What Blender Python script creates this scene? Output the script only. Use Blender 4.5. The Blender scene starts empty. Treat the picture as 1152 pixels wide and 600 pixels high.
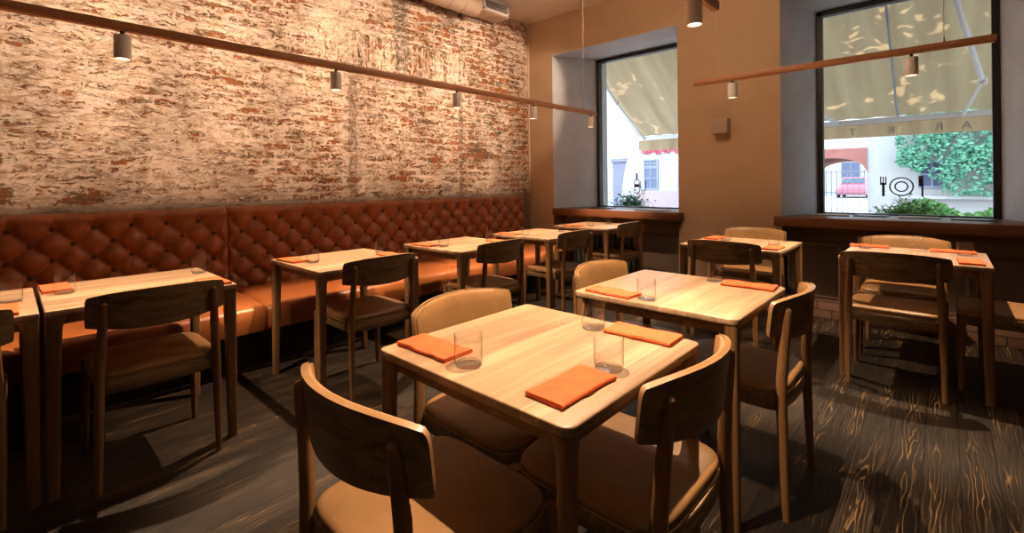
import bpy, bmesh, math, random
from mathutils import Vector, Matrix
from math import sin, cos, pi, radians, sqrt
random.seed(7)
sc = bpy.context.scene
COL = sc.collection

# ------------------------------------------------------------------ helpers
def V(*a): return Vector(a)

def link_mesh(name, bm, mat, parent=None, smooth=True, angle=40):
    me = bpy.data.meshes.new(name)
    bmesh.ops.recalc_face_normals(bm, faces=bm.faces)
    bm.to_mesh(me); bm.free()
    if smooth:
        for p in me.polygons: p.use_smooth = True
        try: me.set_sharp_from_angle(angle=radians(angle))
        except Exception: pass
    o = bpy.data.objects.new(name, me); COL.objects.link(o)
    if mat is not None: me.materials.append(mat)
    if parent is not None: o.parent = parent
    return o

def thing(name, label, cat, loc=(0, 0, 0), rz=0.0, group=None):
    o = bpy.data.objects.new(name, None); COL.objects.link(o)
    o.location = loc; o.rotation_euler = (0, 0, rz); o.empty_display_size = .1
    o['label'] = label; o['category'] = cat
    if group: o['group'] = group
    return o

def tag(o, label, cat, group=None, kind=None):
    o['label'] = label; o['category'] = cat
    if group: o['group'] = group
    if kind: o['kind'] = kind
    return o

def struct(o):
    o['kind'] = 'structure'; return o

def dup(root, loc, rz, label):
    r = root.copy(); COL.objects.link(r); r.location = loc; r.rotation_euler = (0, 0, rz); r['label'] = label
    for ch in list(root.children):
        c = ch.copy(); COL.objects.link(c); c.parent = r
        for g in ch.children:
            d = g.copy(); COL.objects.link(d); d.parent = c
    return r

def add_box(bm, x0, x1, y0, y1, z0, z1, bevel=0, seg=2, M=None):
    b2 = bmesh.new()
    vs = [b2.verts.new((x, y, z)) for x in (x0, x1) for y in (y0, y1) for z in (z0, z1)]
    for f in ((0, 1, 3, 2), (4, 6, 7, 5), (0, 4, 5, 1), (2, 3, 7, 6), (0, 2, 6, 4), (1, 5, 7, 3)):
        b2.faces.new([vs[i] for i in f])
    if bevel: bmesh.ops.bevel(b2, geom=list(b2.edges), offset=bevel, segments=seg, affect='EDGES', profile=.5)
    merge(bm, b2, M)

def merge(bm, b2, M=None):
    me = bpy.data.meshes.new('t'); b2.to_mesh(me); b2.free()
    if M is not None: me.transform(M)
    bm.from_mesh(me); bpy.data.meshes.remove(me)

def box(name, x0, x1, y0, y1, z0, z1, mat, parent=None, bevel=0, seg=2, M=None):
    bm = bmesh.new(); add_box(bm, x0, x1, y0, y1, z0, z1, bevel, seg, M)
    return link_mesh(name, bm, mat, parent, smooth=bool(bevel))

def add_tube(bm, pts, rad, n=14, round_top=False, round_bot=False, sx=1.0):
    """sweep circles along pts (Vectors) with radii rad"""
    pts = [Vector(p) for p in pts]; rad = list(rad) if hasattr(rad, '__len__') else [rad] * len(pts)
    if round_top:
        d = (pts[-1] - pts[-2]).normalized(); r = rad[-1]; p = pts[-1]
        pts[-1] = p - d * r
        for k in (1, 2, 3): a = k / 3.4 * pi / 2; pts.append(p - d * r + d * r * sin(a)); rad.append(r * cos(a))
    if round_bot:
        d = (pts[0] - pts[1]).normalized(); r = rad[0]; p = pts[0]
        pts[0] = p - d * r
        for k in (1, 2, 3): a = k / 3.4 * pi / 2; pts.insert(0, p - d * r + d * r * sin(a)); rad.insert(0, r * cos(a))
    rings = []; up = None
    for i, p in enumerate(pts):
        a = pts[max(i - 1, 0)]; b = pts[min(i + 1, len(pts) - 1)]; t = (b - a).normalized()
        if up is None: up = t.orthogonal().normalized()
        up = (up - t * up.dot(t)).normalized(); s = t.cross(up)
        rings.append([bm.verts.new(p + (up * cos(2 * pi * k / n) * sx + s * sin(2 * pi * k / n)) * rad[i]) for k in range(n)])
    for a, b in zip(rings, rings[1:]):
        for k in range(n): bm.faces.new((a[k], a[(k + 1) % n], b[(k + 1) % n], b[k]))
    bm.faces.new(rings[0][::-1]); bm.faces.new(rings[-1])

def tube(name, pts, rad, mat, parent=None, n=14, **k):
    bm = bmesh.new(); add_tube(bm, pts, rad, n, **k); return link_mesh(name, bm, mat, parent)

def add_lathe(bm, prof, n=32, c=(0, 0, 0), closed=False):
    rings = []
    for r, z in prof:
        if r < 1e-6: rings.append([bm.verts.new((c[0], c[1], c[2] + z))])
        else: rings.append([bm.verts.new((c[0] + r * cos(2 * pi * k / n), c[1] + r * sin(2 * pi * k / n), c[2] + z)) for k in range(n)])
    for a, b in zip(rings, rings[1:]):
        for k in range(n):
            k2 = (k + 1) % n
            if len(a) == 1 and len(b) == 1: continue
            if len(a) == 1: bm.faces.new((a[0], b[k], b[k2]))
            elif len(b) == 1: bm.faces.new((a[k], a[k2], b[0]))
            else: bm.faces.new((a[k], a[k2], b[k2], b[k]))

def lathe(name, prof, mat, parent=None, n=32, c=(0, 0, 0)):
    bm = bmesh.new(); add_lathe(bm, prof, n, c); return link_mesh(name, bm, mat, parent, angle=35)

def loft(bm, rings, cap=True, closed=True):
    R = [[bm.verts.new(p) for p in ring] for ring in rings]
    n = len(R[0])
    for a, b in zip(R, R[1:]):
        for k in range(n if closed else n - 1): bm.faces.new((a[k], a[(k + 1) % n], b[(k + 1) % n], b[k]))
    if cap: bm.faces.new(R[0][::-1]); bm.faces.new(R[-1])
    return R

def add_prism(bm, pts2, x0, x1, axis='x'):
    """extrude a 2-D outline; axis x: pts are (y,z)"""
    def P(p, t):
        return {'x': (t, p[0], p[1]), 'y': (p[0], t, p[1]), 'z': (p[0], p[1], t)}[axis]
    loft(bm, [[P(p, x0) for p in pts2], [P(p, x1) for p in pts2]])

# ------------------------------------------------------------------ materials
def mat(name, col=(.5, .5, .5), rough=.5, metal=0, spec=None):
    m = bpy.data.materials.new(name); m.use_nodes = True
    b = m.node_tree.nodes['Principled BSDF']
    b.inputs['Base Color'].default_value = (*col, 1); b.inputs['Roughness'].default_value = rough
    b.inputs['Metallic'].default_value = metal
    if spec is not None: b.inputs['Specular IOR Level'].default_value = spec
    return m

class NT:
    def __init__(s, m): s.t = m.node_tree; s.b = s.t.nodes['Principled BSDF']
    def n(s, typ, **k):
        nd = s.t.nodes.new('ShaderNode' + typ)
        for a, v in k.items():
            if a == 'op': nd.operation = v
            elif a == 'ins':
                for kk, vv in v.items(): nd.inputs[kk].default_value = vv
            else: setattr(nd, a, v)
        return nd
    def l(s, a, b): s.t.links.new(a, b)
    def math(s, op, a, b=None, c=None, clamp=False):
        nd = s.n('Math', op=op); nd.use_clamp = clamp
        for i, v in enumerate((a, b, c)):
            if v is None: continue
            if hasattr(v, 'links'): s.l(v, nd.inputs[i])
            else: nd.inputs[i].default_value = v
        return nd.outputs[0]
    def coord(s, kind='Object'): return s.n('TexCoord').outputs[kind]
    def mapping(s, vec, scale=(1, 1, 1), loc=(0, 0, 0), rot=(0, 0, 0)):
        m = s.n('Mapping'); m.inputs['Scale'].default_value = scale; m.inputs['Location'].default_value = loc; m.inputs['Rotation'].default_value = rot
        s.l(vec, m.inputs['Vector']); return m.outputs[0]
    def noise(s, vec, scale=5, detail=4, rough=.5, dist=0):
        nd = s.n('TexNoise'); nd.inputs['Scale'].default_value = scale; nd.inputs['Detail'].default_value = detail
        nd.inputs['Roughness'].default_value = rough; nd.inputs['Distortion'].default_value = dist
        s.l(vec, nd.inputs['Vector']); return nd.outputs['Fac']
    def ramp(s, fac, stops, interp='LINEAR'):
        r = s.n('ValToRGB'); r.color_ramp.interpolation = interp
        e = r.color_ramp.elements
        while len(e) < len(stops): e.new(.5)
        for i, (p, c) in enumerate(stops):
            e[i].position = p; e[i].color = (*c, 1) if hasattr(c, '__len__') else (c, c, c, 1)
        s.l(fac, r.inputs[0]); return r.outputs[0]
    def mix(s, fac, a, b, blend='MIX'):
        m = s.n('Mix', data_type='RGBA', blend_type=blend)
        for sock, v in ((m.inputs[0], fac), (m.inputs[6], a), (m.inputs[7], b)):
            if hasattr(v, 'links'): s.l(v, sock)
            else: sock.default_value = (*v, 1) if hasattr(v, '__len__') else v
        return m.outputs[2]
    def bump(s, h, strength=.3, dist=.01):
        b = s.n('Bump'); b.inputs['Strength'].default_value = strength; b.inputs['Distance'].default_value = dist
        s.l(h, b.inputs['Height']); s.l(b.outputs[0], s.b.inputs['Normal'])
    def col(s, c): s.l(c, s.b.inputs['Base Color'])
    def rough(s, c): s.l(c, s.b.inputs['Roughness'])
    def sep(s, vec):
        x = s.n('SeparateXYZ'); s.l(vec, x.inputs[0]); return x.outputs
    def comb(s, x, y, z):
        c = s.n('CombineXYZ')
        for i, v in enumerate((x, y, z)):
            if hasattr(v, 'links'): s.l(v, c.inputs[i])
            else: c.inputs[i].default_value = v
        return c.outputs[0]
    def rnd(s): return s.n('ObjectInfo').outputs['Random']

def wood(name, dark, mid, light, rough=.4, along=0, gscale=1.0, strips=0, bumps=.15):
    """grain running along local axis 0/1/2"""
    m = mat(name, mid, rough); T = NT(m); c = T.coord()
    off = T.n('VectorMath', op='ADD'); T.l(c, off.inputs[0])
    r = T.rnd(); rr = T.math('MULTIPLY', r, 17.0); T.l(T.comb(rr, rr, rr), off.inputs[1])
    c2 = off.outputs[0]
    scl = [16 * gscale] * 3; scl[along] = .9 * gscale
    mp = T.mapping(c2, scale=scl)
    n1 = T.noise(mp, 1.6, 6, .6, .6)
    scl = [90 * gscale] * 3; scl[along] = 2.5 * gscale
    n2 = T.noise(T.mapping(c2, scale=scl), 2.2, 3, .6, .2)
    f = T.math('ADD', T.math('MULTIPLY', n1, .7), T.math('MULTIPLY', n2, .3))
    colr = T.ramp(f, [(.33, dark), (.5, mid), (.68, light)])
    if strips:
        s_ = T.sep(c); k = T.math('FLOOR', T.math('DIVIDE', T.math('ADD', s_[1], 5), strips))
        w = T.n('TexWhiteNoise', noise_dimensions='2D'); T.l(T.comb(k, r, 0), w.inputs['Vector'])
        t = T.ramp(w.outputs['Value'], [(0, .72), (.5, .95), (1, 1.22)])
        colr = T.mix(1.0, colr, t, 'MULTIPLY')
    T.col(colr); T.bump(n2, bumps, .002)
    return m

M = {}
M['oak_top'] = wood('light oak top', (.25, .145, .082), (.38, .245, .148), (.47, .325, .212), .36, 0, 1, .055)
M['oak_leg'] = wood('oak leg', (.11, .052, .021), (.19, .098, .042), (.26, .142, .066), .4, 2)
M['oak_apron'] = wood('oak apron', (.13, .062, .026), (.22, .115, .050), (.30, .165, .078), .42, 0)
M['ash_leg'] = wood('chair leg wood', (.12, .055, .02), (.21, .105, .042), (.29, .16, .07), .36, 2)
M['ash_ply'] = wood('chair ply wood', (.07, .042, .018), (.20, .122, .056), (.31, .20, .10), .38, 0, 1.5, 0, .5)
M['ply_edge'] = wood('ply edge', (.20, .10, .04), (.31, .17, .075), (.40, .24, .115), .3, 0)

def leather(name, base, rough=.38, var=.12):
    m = mat(name, base, rough); T = NT(m); c = T.coord()
    n = T.noise(c, 7, 4, .6); k = [max(0, x * (1 - var * 2)) for x in base]; k2 = [x * (1 + var) for x in base]
    T.col(T.ramp(n, [(.3, k), (.7, k2)]))
    v = T.n('TexVoronoi'); v.inputs['Scale'].default_value = 420; T.l(c, v.inputs['Vector'])
    h = T.math('ADD', T.math('MULTIPLY', v.outputs['Distance'], .25), T.math('MULTIPLY', T.noise(c, 12, 3), 1.2))
    T.bump(h, .12, .004)
    return m
M['tan'] = leather('tan leather', (.255, .132, .050), .42)
M['cognac'] = leather('cognac leather', (.33, .102, .030), .34, .1)
M['button'] = leather('button leather', (.10, .03, .012), .45)
M['piping'] = leather('leather piping', (.34, .19, .08), .45)

def linen(name, base):
    m = mat(name, base, .85, spec=.2); T = NT(m); c = T.coord()
    w = T.n('TexWave'); w.inputs['Scale'].default_value = 260; T.l(c, w.inputs['Vector'])
    w2 = T.n('TexWave', bands_direction='Y'); w2.inputs['Scale'].default_value = 260; T.l(c, w2.inputs['Vector'])
    n = T.noise(c, 25, 3)
    T.col(T.ramp(n, [(.3, [x * .85 for x in base]), (.7, [min(1, x * 1.1) for x in base])]))
    T.bump(T.math('ADD', T.math('MULTIPLY', T.math('ADD', w.outputs['Fac'], w2.outputs['Fac']), .15), T.math('MULTIPLY', n, 1.5)), .25, .002)
    return m
M['napkin'] = linen('orange linen', (.60, .115, .040))

def thin_glass(name, tint=(1, 1, 1), k=1.0, edge=None):
    m = bpy.data.materials.new(name); m.use_nodes = True; t = m.node_tree; t.nodes.clear()
    o = t.nodes.new('ShaderNodeOutputMaterial'); mx = t.nodes.new('ShaderNodeMixShader')
    tr = t.nodes.new('ShaderNodeBsdfTransparent'); tr.inputs[0].default_value = (*tint, 1)
    g = t.nodes.new('ShaderNodeBsdfGlossy'); g.inputs['Roughness'].default_value = .02
    lw = t.nodes.new('ShaderNodeLayerWeight'); lw.inputs[0].default_value = .35
    if edge:
        ep = t.nodes.new('ShaderNodeMath'); ep.operation = 'POWER'; ep.inputs[1].default_value = 5.0; t.links.new(lw.outputs['Facing'], ep.inputs[0])
        mc = t.nodes.new('ShaderNodeMix'); mc.data_type = 'RGBA'; t.links.new(ep.outputs[0], mc.inputs[0])
        mc.inputs[6].default_value = (*tint, 1); mc.inputs[7].default_value = (*edge, 1); t.links.new(mc.outputs[2], tr.inputs[0])
    mp = t.nodes.new('ShaderNodeMapRange'); mp.inputs['To Min'].default_value = .03 * k; mp.inputs['To Max'].default_value = .95 * k
    t.links.new(lw.outputs['Facing'], mp.inputs[0])
    pw = t.nodes.new('ShaderNodeMath'); pw.operation = 'POWER'; pw.inputs[1].default_value = 2.8
    t.links.new(lw.outputs['Facing'], pw.inputs[0]); t.links.new(pw.outputs[0], mp.inputs[0])
    t.links.new(mp.outputs[0], mx.inputs[0]); t.links.new(tr.outputs[0], mx.inputs[1]); t.links.new(g.outputs[0], mx.inputs[2])
    t.links.new(mx.outputs[0], o.inputs[0]); return m
M['glass'] = thin_glass('tumbler glass', (.992, .992, .99), 1.0, (.42, .36, .32))
def base_glass():
    m = bpy.data.materials.new('thick glass base'); m.use_nodes = True; t = m.node_tree; t.nodes.clear()
    o = t.nodes.new('ShaderNodeOutputMaterial'); mx = t.nodes.new('ShaderNodeMixShader'); mx.inputs[0].default_value = .45
    tr = t.nodes.new('ShaderNodeBsdfTransparent'); tr.inputs[0].default_value = (.985, .985, .98, 1)
    g = t.nodes.new('ShaderNodeBsdfGlass'); g.inputs['Roughness'].default_value = .03; g.inputs['IOR'].default_value = 1.4
    t.links.new(tr.outputs[0], mx.inputs[1]); t.links.new(g.outputs[0], mx.inputs[2]); t.links.new(mx.outputs[0], o.inputs[0]); return m
M['base_glass'] = base_glass()
M['pane'] = thin_glass('window pane glass', (.97, .99, 1), .25)

# --- plaster / paint
def plaster(name, a, b, rough=.8, sc_=2.5):
    m = mat(name, a, rough); T = NT(m); c = T.coord()
    n = T.noise(c, sc_, 8, .6, .4); n2 = T.noise(c, 40, 3)
    T.col(T.ramp(n, [(.3, a), (.7, b)])); T.bump(T.math('ADD', n, T.math('MULTIPLY', n2, .3)), .12, .01)
    return m
M['taupe'] = plaster('taupe plaster', (.52, .37, .235), (.59, .43, .28))
M['jamb'] = plaster('grey stucco', (.46, .475, .50), (.57, .585, .61), .75, 3)
M['ceil'] = plaster('ceiling paint', (.80, .71, .61), (.84, .75, .65))
M['cream_edge'] = mat('pale corner bead', (.72, .58, .42), .7)
M['duct'] = mat('painted duct', (.62, .48, .35), .5)
M['grille'] = mat('grille paint', (.85, .80, .74), .4)
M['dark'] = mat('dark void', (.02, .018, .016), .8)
M['black'] = mat('black frame', (.012, .011, .011), .45)
M['decal'] = mat('black decal', (.03, .012, .03), .6)
M['steel'] = mat('brushed steel', (.55, .5, .45), .3, 1)
M['wire'] = mat('cable', (.45, .36, .28), .4)

# --- whitewashed old brick
def brick_mat():
    m = mat('peeling whitewashed brick', (.7, .5, .4), .85, spec=.2); T = NT(m); c = T.coord(); s_ = T.sep(c)
    # wall lies in x,z ; warp the coordinates so courses wobble
    p = T.comb(s_[0], s_[2], 0)
    nw = T.n('TexNoise'); nw.inputs['Scale'].default_value = 4.5; nw.inputs['Detail'].default_value = 7; nw.inputs['Roughness'].default_value = .6; T.l(p, nw.inputs['Vector'])
    sub = T.n('VectorMath', op='SUBTRACT'); T.l(nw.outputs['Color'], sub.inputs[0]); sub.inputs[1].default_value = (.5, .5, .5)
    scl = T.n('VectorMath', op='SCALE'); T.l(sub.outputs[0], scl.inputs[0]); scl.inputs['Scale'].default_value = .075
    add = T.n('VectorMath', op='ADD'); T.l(p, add.inputs[0]); T.l(scl.outputs[0], add.inputs[1])
    # soldier course above the old door outline: swap axes there
    inx = T.math('MULTIPLY', T.math('GREATER_THAN', s_[0], 2.0), T.math('LESS_THAN', s_[0], 3.85))
    inz = T.math('MULTIPLY', T.math('GREATER_THAN', s_[2], 2.42), T.math('LESS_THAN', s_[2], 2.74))
    sold = T.math('MULTIPLY', inx, inz)
    a_ = T.sep(add.outputs[0])
    sw = T.comb(T.math('ADD', a_[1], .01), a_[0], 0)
    mxv = T.n('Mix', data_type='VECTOR'); T.l(sold, mxv.inputs[0]); T.l(add.outputs[0], mxv.inputs[4]); T.l(sw, mxv.inputs[5])
    uv = mxv.outputs[1]
    br = T.n('TexBrick'); T.l(uv, br.inputs['Vector'])
    br.inputs['Scale'].default_value = 1; br.inputs['Brick Width'].default_value = .25; br.inputs['Row Height'].default_value = .073
    br.inputs['Mortar Size'].default_value = .013; br.inputs['Mortar Smooth'].default_value = .6; br.inputs['Bias'].default_value = 0
    br.inputs['Color1'].default_value = (0, 0, 0, 1); br.inputs['Color2'].default_value = (1, 1, 1, 1)
    mort = br.outputs['Fac']; perbrick = T.sep(br.outputs['Color'])[0]
    # where the whitewash has fallen off: long ragged patches plus a per-brick chance
    n1 = T.noise(T.mapping(uv, scale=(5.5, 15, 1)), 1.0, 9, .70, .9)
    n2 = T.noise(T.mapping(uv, scale=(17, 30, 1)), 1.0, 10, .80, 1.6)
    n3 = T.noise(p, 1.1, 3, .5)
    edge = T.math('MULTIPLY', mort, T.ramp(T.noise(p, 14, 5, .7), [(.35, 0), (.6, 1)]))
    cov = T.math('ADD', T.math('MULTIPLY', n1, .42), T.math('MULTIPLY', n2, .62))
    cov = T.math('ADD', cov, T.math('MULTIPLY', T.math('SUBTRACT', perbrick, .5), .03))
    cov = T.math('ADD', cov, T.math('MULTIPLY', T.math('SUBTRACT', n3, .5), .16))
    # more bare brick to the right of the old door
    cov = T.math('ADD', cov, T.math('MULTIPLY', T.math('SUBTRACT', s_[0], 1.8), .0075))
    cov = T.math('SUBTRACT', cov, T.math('MULTIPLY', edge, .06))
    for (bx_, bz_, rx_, rz_) in ((.34, 1.165, .17, .055), (-.02, 1.20, .06, .09), (1.02, 1.62, .08, .05), (2.9, 1.3, .18, .05), (3.4, 1.5, .14, .05), (4.1, 1.6, .2, .10)):
        ddx = T.math('DIVIDE', T.math('SUBTRACT', s_[0], bx_), rx_); ddz = T.math('DIVIDE', T.math('SUBTRACT', s_[2], bz_), rz_)
        dd = T.math('ADD', T.math('POWER', T.math('ABSOLUTE', ddx), 2.0), T.math('POWER', T.math('ABSOLUTE', ddz), 2.0))
        cov = T.math('ADD', cov, T.math('MULTIPLY', T.math('SUBTRACT', 1.0, dd, clamp=True), .10))
    bare = T.ramp(cov, [(.532, 0), (.560, 1)])
    # colours
    nc = T.noise(T.mapping(uv, scale=(3.0, 9, 1)), 1.3, 5, .6, .5)
    bcol = T.ramp(nc, [(.36, (.13, .11, .07)), (.44, (.26, .14, .06)), (.50, (.36, .105, .032)), (.60, (.46, .155, .05)), (.70, (.26, .18, .10))])
    ng = T.noise(p, 9, 8, .7, .5)
    pcol = T.ramp(ng, [(.28, (.46, .30, .17)), (.42, (.68, .50, .36)), (.52, (.82, .67, .55)), (.62, (.76, .57, .41)), (.75, (.58, .40, .24))])
    npk = T.noise(T.mapping(p, scale=(9, 24, 1)), 1.0, 8, .7, .8)
    dirty = T.ramp(npk, [(.50, 0), (.60, .75)])
    pcol = T.mix(dirty, pcol, (.44, .29, .17))
    # thin cracks
    rg = T.noise(T.mapping(uv, scale=(4.5, 19, 1)), 1.0, 7, .62, 1.2)
    crack = T.ramp(T.math('ABSOLUTE', T.math('SUBTRACT', rg, .5)), [(.002, .8), (.013, 0)])
    crack = T.math('MULTIPLY', crack, T.ramp(T.noise(p, 4, 3), [(.42, 0), (.55, 1)]))
    pcol = T.mix(crack, pcol, (.24, .15, .09))
    colr = T.mix(bare, pcol, bcol)
    # old door outline: two vertical scars and the scar under the soldier course
    nx = T.math('MULTIPLY', T.math('SUBTRACT', T.noise(p, 9, 5, .75), .5), .10)
    def scar(x0, w, ztop):
        d = T.math('ABSOLUTE', T.math('SUBTRACT', T.math('ADD', s_[0], nx), x0))
        f = T.math('LESS_THAN', d, w); return T.math('MULTIPLY', f, T.math('LESS_THAN', s_[2], ztop))
    sc1 = T.math('MAXIMUM', scar(2.35, .042, 2.35), scar(3.77, .032, 2.42))
    dz = T.math('ABSOLUTE', T.math('SUBTRACT', T.math('ADD', s_[2], nx), 2.40))
    hs = T.math('MULTIPLY', T.math('LESS_THAN', dz, .022), inx)
    sc1 = T.math('MAXIMUM', sc1, hs)
    colr = T.mix(T.math('MULTIPLY', T.math('MULTIPLY', sc1, .75), T.ramp(T.noise(p, 16, 6, .75, 1), [(.40, .15), (.58, 1)])), colr, (.25, .145, .08))
    # grey-green stain column
    dg = T.math('ABSOLUTE', T.math('SUBTRACT', T.math('ADD', s_[0], T.math('MULTIPLY', nx, 3)), 2.93))
    gs = T.math('MULTIPLY', T.math('LESS_THAN', dg, .10), T.math('GREATER_THAN', s_[2], 2.45))
    gs = T.math('MULTIPLY', gs, T.ramp(n2, [(.42, 0), (.52, 1)]))
    colr = T.mix(T.math('MULTIPLY', gs, .8), colr, (.17, .15, .11))
    # cement band above the banquette
    band = T.math('LESS_THAN', T.math('ADD', s_[2], T.math('MULTIPLY', nx, .8)), 1.108)
    colr = T.mix(T.math('MULTIPLY', band, .6), colr, (.38, .32, .24))
    T.col(colr)
    h = T.math('SUBTRACT', T.math('ADD', T.math('MULTIPLY', ng, .35), T.math('MULTIPLY', n2, .5)), T.math('MULTIPLY', bare, .35))
    h = T.math('ADD', h, T.math('MULTIPLY', npk, .5)); h = T.math('SUBTRACT', h, T.math('MULTIPLY', crack, .2))
    T.bump(h, 1.0, .02)
    return m
M['brick'] = brick_mat()

# --- burnt plank floor, planks along X
def floor_mat():
    m = mat('charred plank floor', (.05, .03, .02), .35); T = NT(m); c = T.coord(); s_ = T.sep(c)
    yy = T.math('ADD', s_[1], 20.0455); PW = .115
    k = T.math('FLOOR', T.math('DIVIDE', yy, PW)); fr = T.math('FRACT', T.math('DIVIDE', yy, PW))
    w = T.n('TexWhiteNoise', noise_dimensions='1D'); T.l(k, w.inputs['W']); rv = w.outputs['Value']
    u = T.math('SUBTRACT', fr, T.math('ADD', .25, T.math('MULTIPLY', rv, .5)))
    # cathedral grain: contour lines of stretched noise plus a distance term
    xs = T.math('ADD', T.math('MULTIPLY', s_[0], .62), T.math('MULTIPLY', rv, 93))
    nn = T.noise(T.comb(xs, T.math('MULTIPLY', fr, .55), T.math('MULTIPLY', rv, 31)), 1.9, 3, .55, .3)
    f = T.math('ADD', T.math('MULTIPLY', T.math('ABSOLUTE', u), 7), T.math('MULTIPLY', nn, 9))
    ring = T.math('ABSOLUTE', T.math('SUBTRACT', T.math('FRACT', f), .5))
    line = T.ramp(ring, [(.04, 1), (.16, 0)])
    fine = T.noise(T.mapping(c, scale=(4, 160, 1)), 1, 4, .7)
    mask = T.noise(T.comb(T.math('MULTIPLY', s_[0], 1.2), k, 3.3), 1.5, 4, .6)
    mask = T.ramp(mask, [(.44, .04), (.68, 1)])
    line = T.math('MULTIPLY', line, mask); line = T.math('MULTIPLY', line, T.ramp(T.math('ABSOLUTE', u), [(.08, 1), (.30, .22)]))
    base = T.ramp(fine, [(.3, (.005, .0035, .0025)), (.55, (.017, .011, .008)), (.75, (.060, .041, .028))])
    base = T.mix(1, base, T.ramp(rv, [(0, .55), (1, 1.25)]), 'MULTIPLY')
    colr = T.mix(T.math('MULTIPLY', line, .75), base, (.40, .25, .10))
    gap = T.math('LESS_THAN', T.math('MINIMUM', fr, T.math('SUBTRACT', 1.0, fr)), .022)
    colr = T.mix(gap, colr, (.004, .003, .002)); T.col(colr)
    T.rough(T.ramp(fine, [(.3, .38), (.7, .6)])); T.b.inputs['Specular IOR Level'].default_value = .3
    h = T.math('ADD', T.math('MULTIPLY', fine, .7), T.math('MULTIPLY', line, .5)); h = T.math('SUBTRACT', h, T.math('MULTIPLY', gap, 2))
    T.bump(h, .5, .004)
    return m
M['floor'] = floor_mat()
M['sill'] = wood('dark sill wood', (.10, .035, .015), (.17, .065, .028), (.25, .105, .045), .35, 1)
M['track'] = wood('track wood', (.32, .13, .055), (.45, .20, .09), (.55, .27, .13), .5, 0)
M['track_y'] = wood('track wood cross', (.32, .13, .055), (.45, .20, .09), (.55, .27, .13), .5, 1)
M['channel'] = mat('bounce-toned channel', (.90, .50, .24), .5)  # warm bounce under the track is put into this bright colour
M['lampbody'] = mat('spotlight paint', (.90, .84, .78), .5)
def emis(name, col, s):
    m = mat(name, col, .5); b = m.node_tree.nodes['Principled BSDF']
    b.inputs['Emission Color'].default_value = (*col, 1); b.inputs['Emission Strength'].default_value = s; return m
M['lens'] = emis('lit lens', (1, .78, .55), 6)
M['screen'] = mat('radiator screen', (.13, .085, .06), .6)
M['rad'] = mat('dark green radiator', (.045, .05, .04), .5)

# ------------------------------------------------------------------ room shell
WX, BY, CZ = 5.05, 4.20, 3.44       # window wall, brick wall, ceiling
OX = 5.95                            # outer face
BX, FY = -3.2, -3.6                  # walls behind the camera
W1 = (2.10, 3.79, 2.94); W2 = (-.55, 1.12, 2.94)   # y0,y1,top at the room face
SZ = .895                            # sill level
struct(box('floor', BX - .1, OX, FY - .1, BY + .15, -.12, 0, M['floor']))
struct(box('ceiling', BX - .1, OX + .02, FY - .1, BY + .15, CZ, CZ + .2, M['ceil']))
struct(box('wall_left', BX - .1, OX, BY, BY + .15, 0, CZ, M['brick']))
M['umber'] = plaster('dark umber plaster', (.10, .065, .045), (.13, .085, .06))
struct(box('wall_back', BX - .12, BX, FY - .1, BY, 0, CZ, M['umber']))
struct(box('wall_right', BX, OX, FY - .12, FY, 0, CZ, M['umber']))

# window wall: solid pieces around splayed openings and the niches under them
bm = bmesh.new()
def quad(bm, *p): bm.faces.new([bm.verts.new(q) for q in p])
G1 = (2.24, 3.50); G2 = (-.33, .93); GX = 5.70; GT = 2.92
NX = 5.34                                     # niche depth
def wall_piece(y0, y1, z0, z1): add_box(bm, WX, OX, y0, y1, z0, z1)
wall_piece(3.79, BY, 0, CZ); wall_piece(1.12, 2.10, 0, CZ); wall_piece(FY, -.55, 0, CZ)
for (y0, y1, t) in (W1, W2):
    wall_piece(y0, y1, t, CZ)
    add_box(bm, NX, OX, y0, y1, 0, SZ - .03)
struct(link_mesh('wall_front', bm, M['taupe'], smooth=False))
# grey stucco splays (reveals) lining each opening
def reveal(name, W, G):
    bm = bmesh.new(); y0, y1, t = W; g0, g1 = G
    for (ya, yb) in ((y0, g0), (y1, g1)):
        pts = [(WX - .001, ya), (GX, yb), (OX, yb), (OX, ya)]
        if yb < ya: pass
        add_prism(bm, pts, SZ - .03, t, 'z')
    pts = [(y0 + .002, t - .012), (y1 - .002, t - .012), (y1 - .002, t), (y0 + .002, t)]
    add_prism(bm, pts, WX - .001, OX, 'x')
    return struct(link_mesh(name, bm, M['jamb'], smooth=False))
reveal('trim_1', W1, G1); reveal('trim_2', W2, G2)

def window(name, G, decal):
    g0, g1 = G; z0, z1 = SZ - .01, GT
    root = bpy.data.objects.new(name, None); COL.objects.link(root); root.location = (GX, (g0 + g1) / 2, z0); root['kind'] = 'structure'
    hw = (g1 - g0) / 2; H = z1 - z0; f = .042
    bm = bmesh.new()
    add_box(bm, -.03, .05, -hw, -hw + f, 0, H); add_box(bm, -.03, .05, hw - f, hw, 0, H)
    add_box(bm, -.03, .05, -hw, hw, 0, .022); add_box(bm, -.03, .05, -hw, hw, H - f, H)
    link_mesh('window_frame', bm, M['black'], root, smooth=False)
    box('window_pane', .008, .014, -hw + f, hw - f, .022, H - f, M['pane'], root)
    return root
win1 = window('window_1', G1, 0); win2 = window('window_2', G2, 1)

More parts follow.
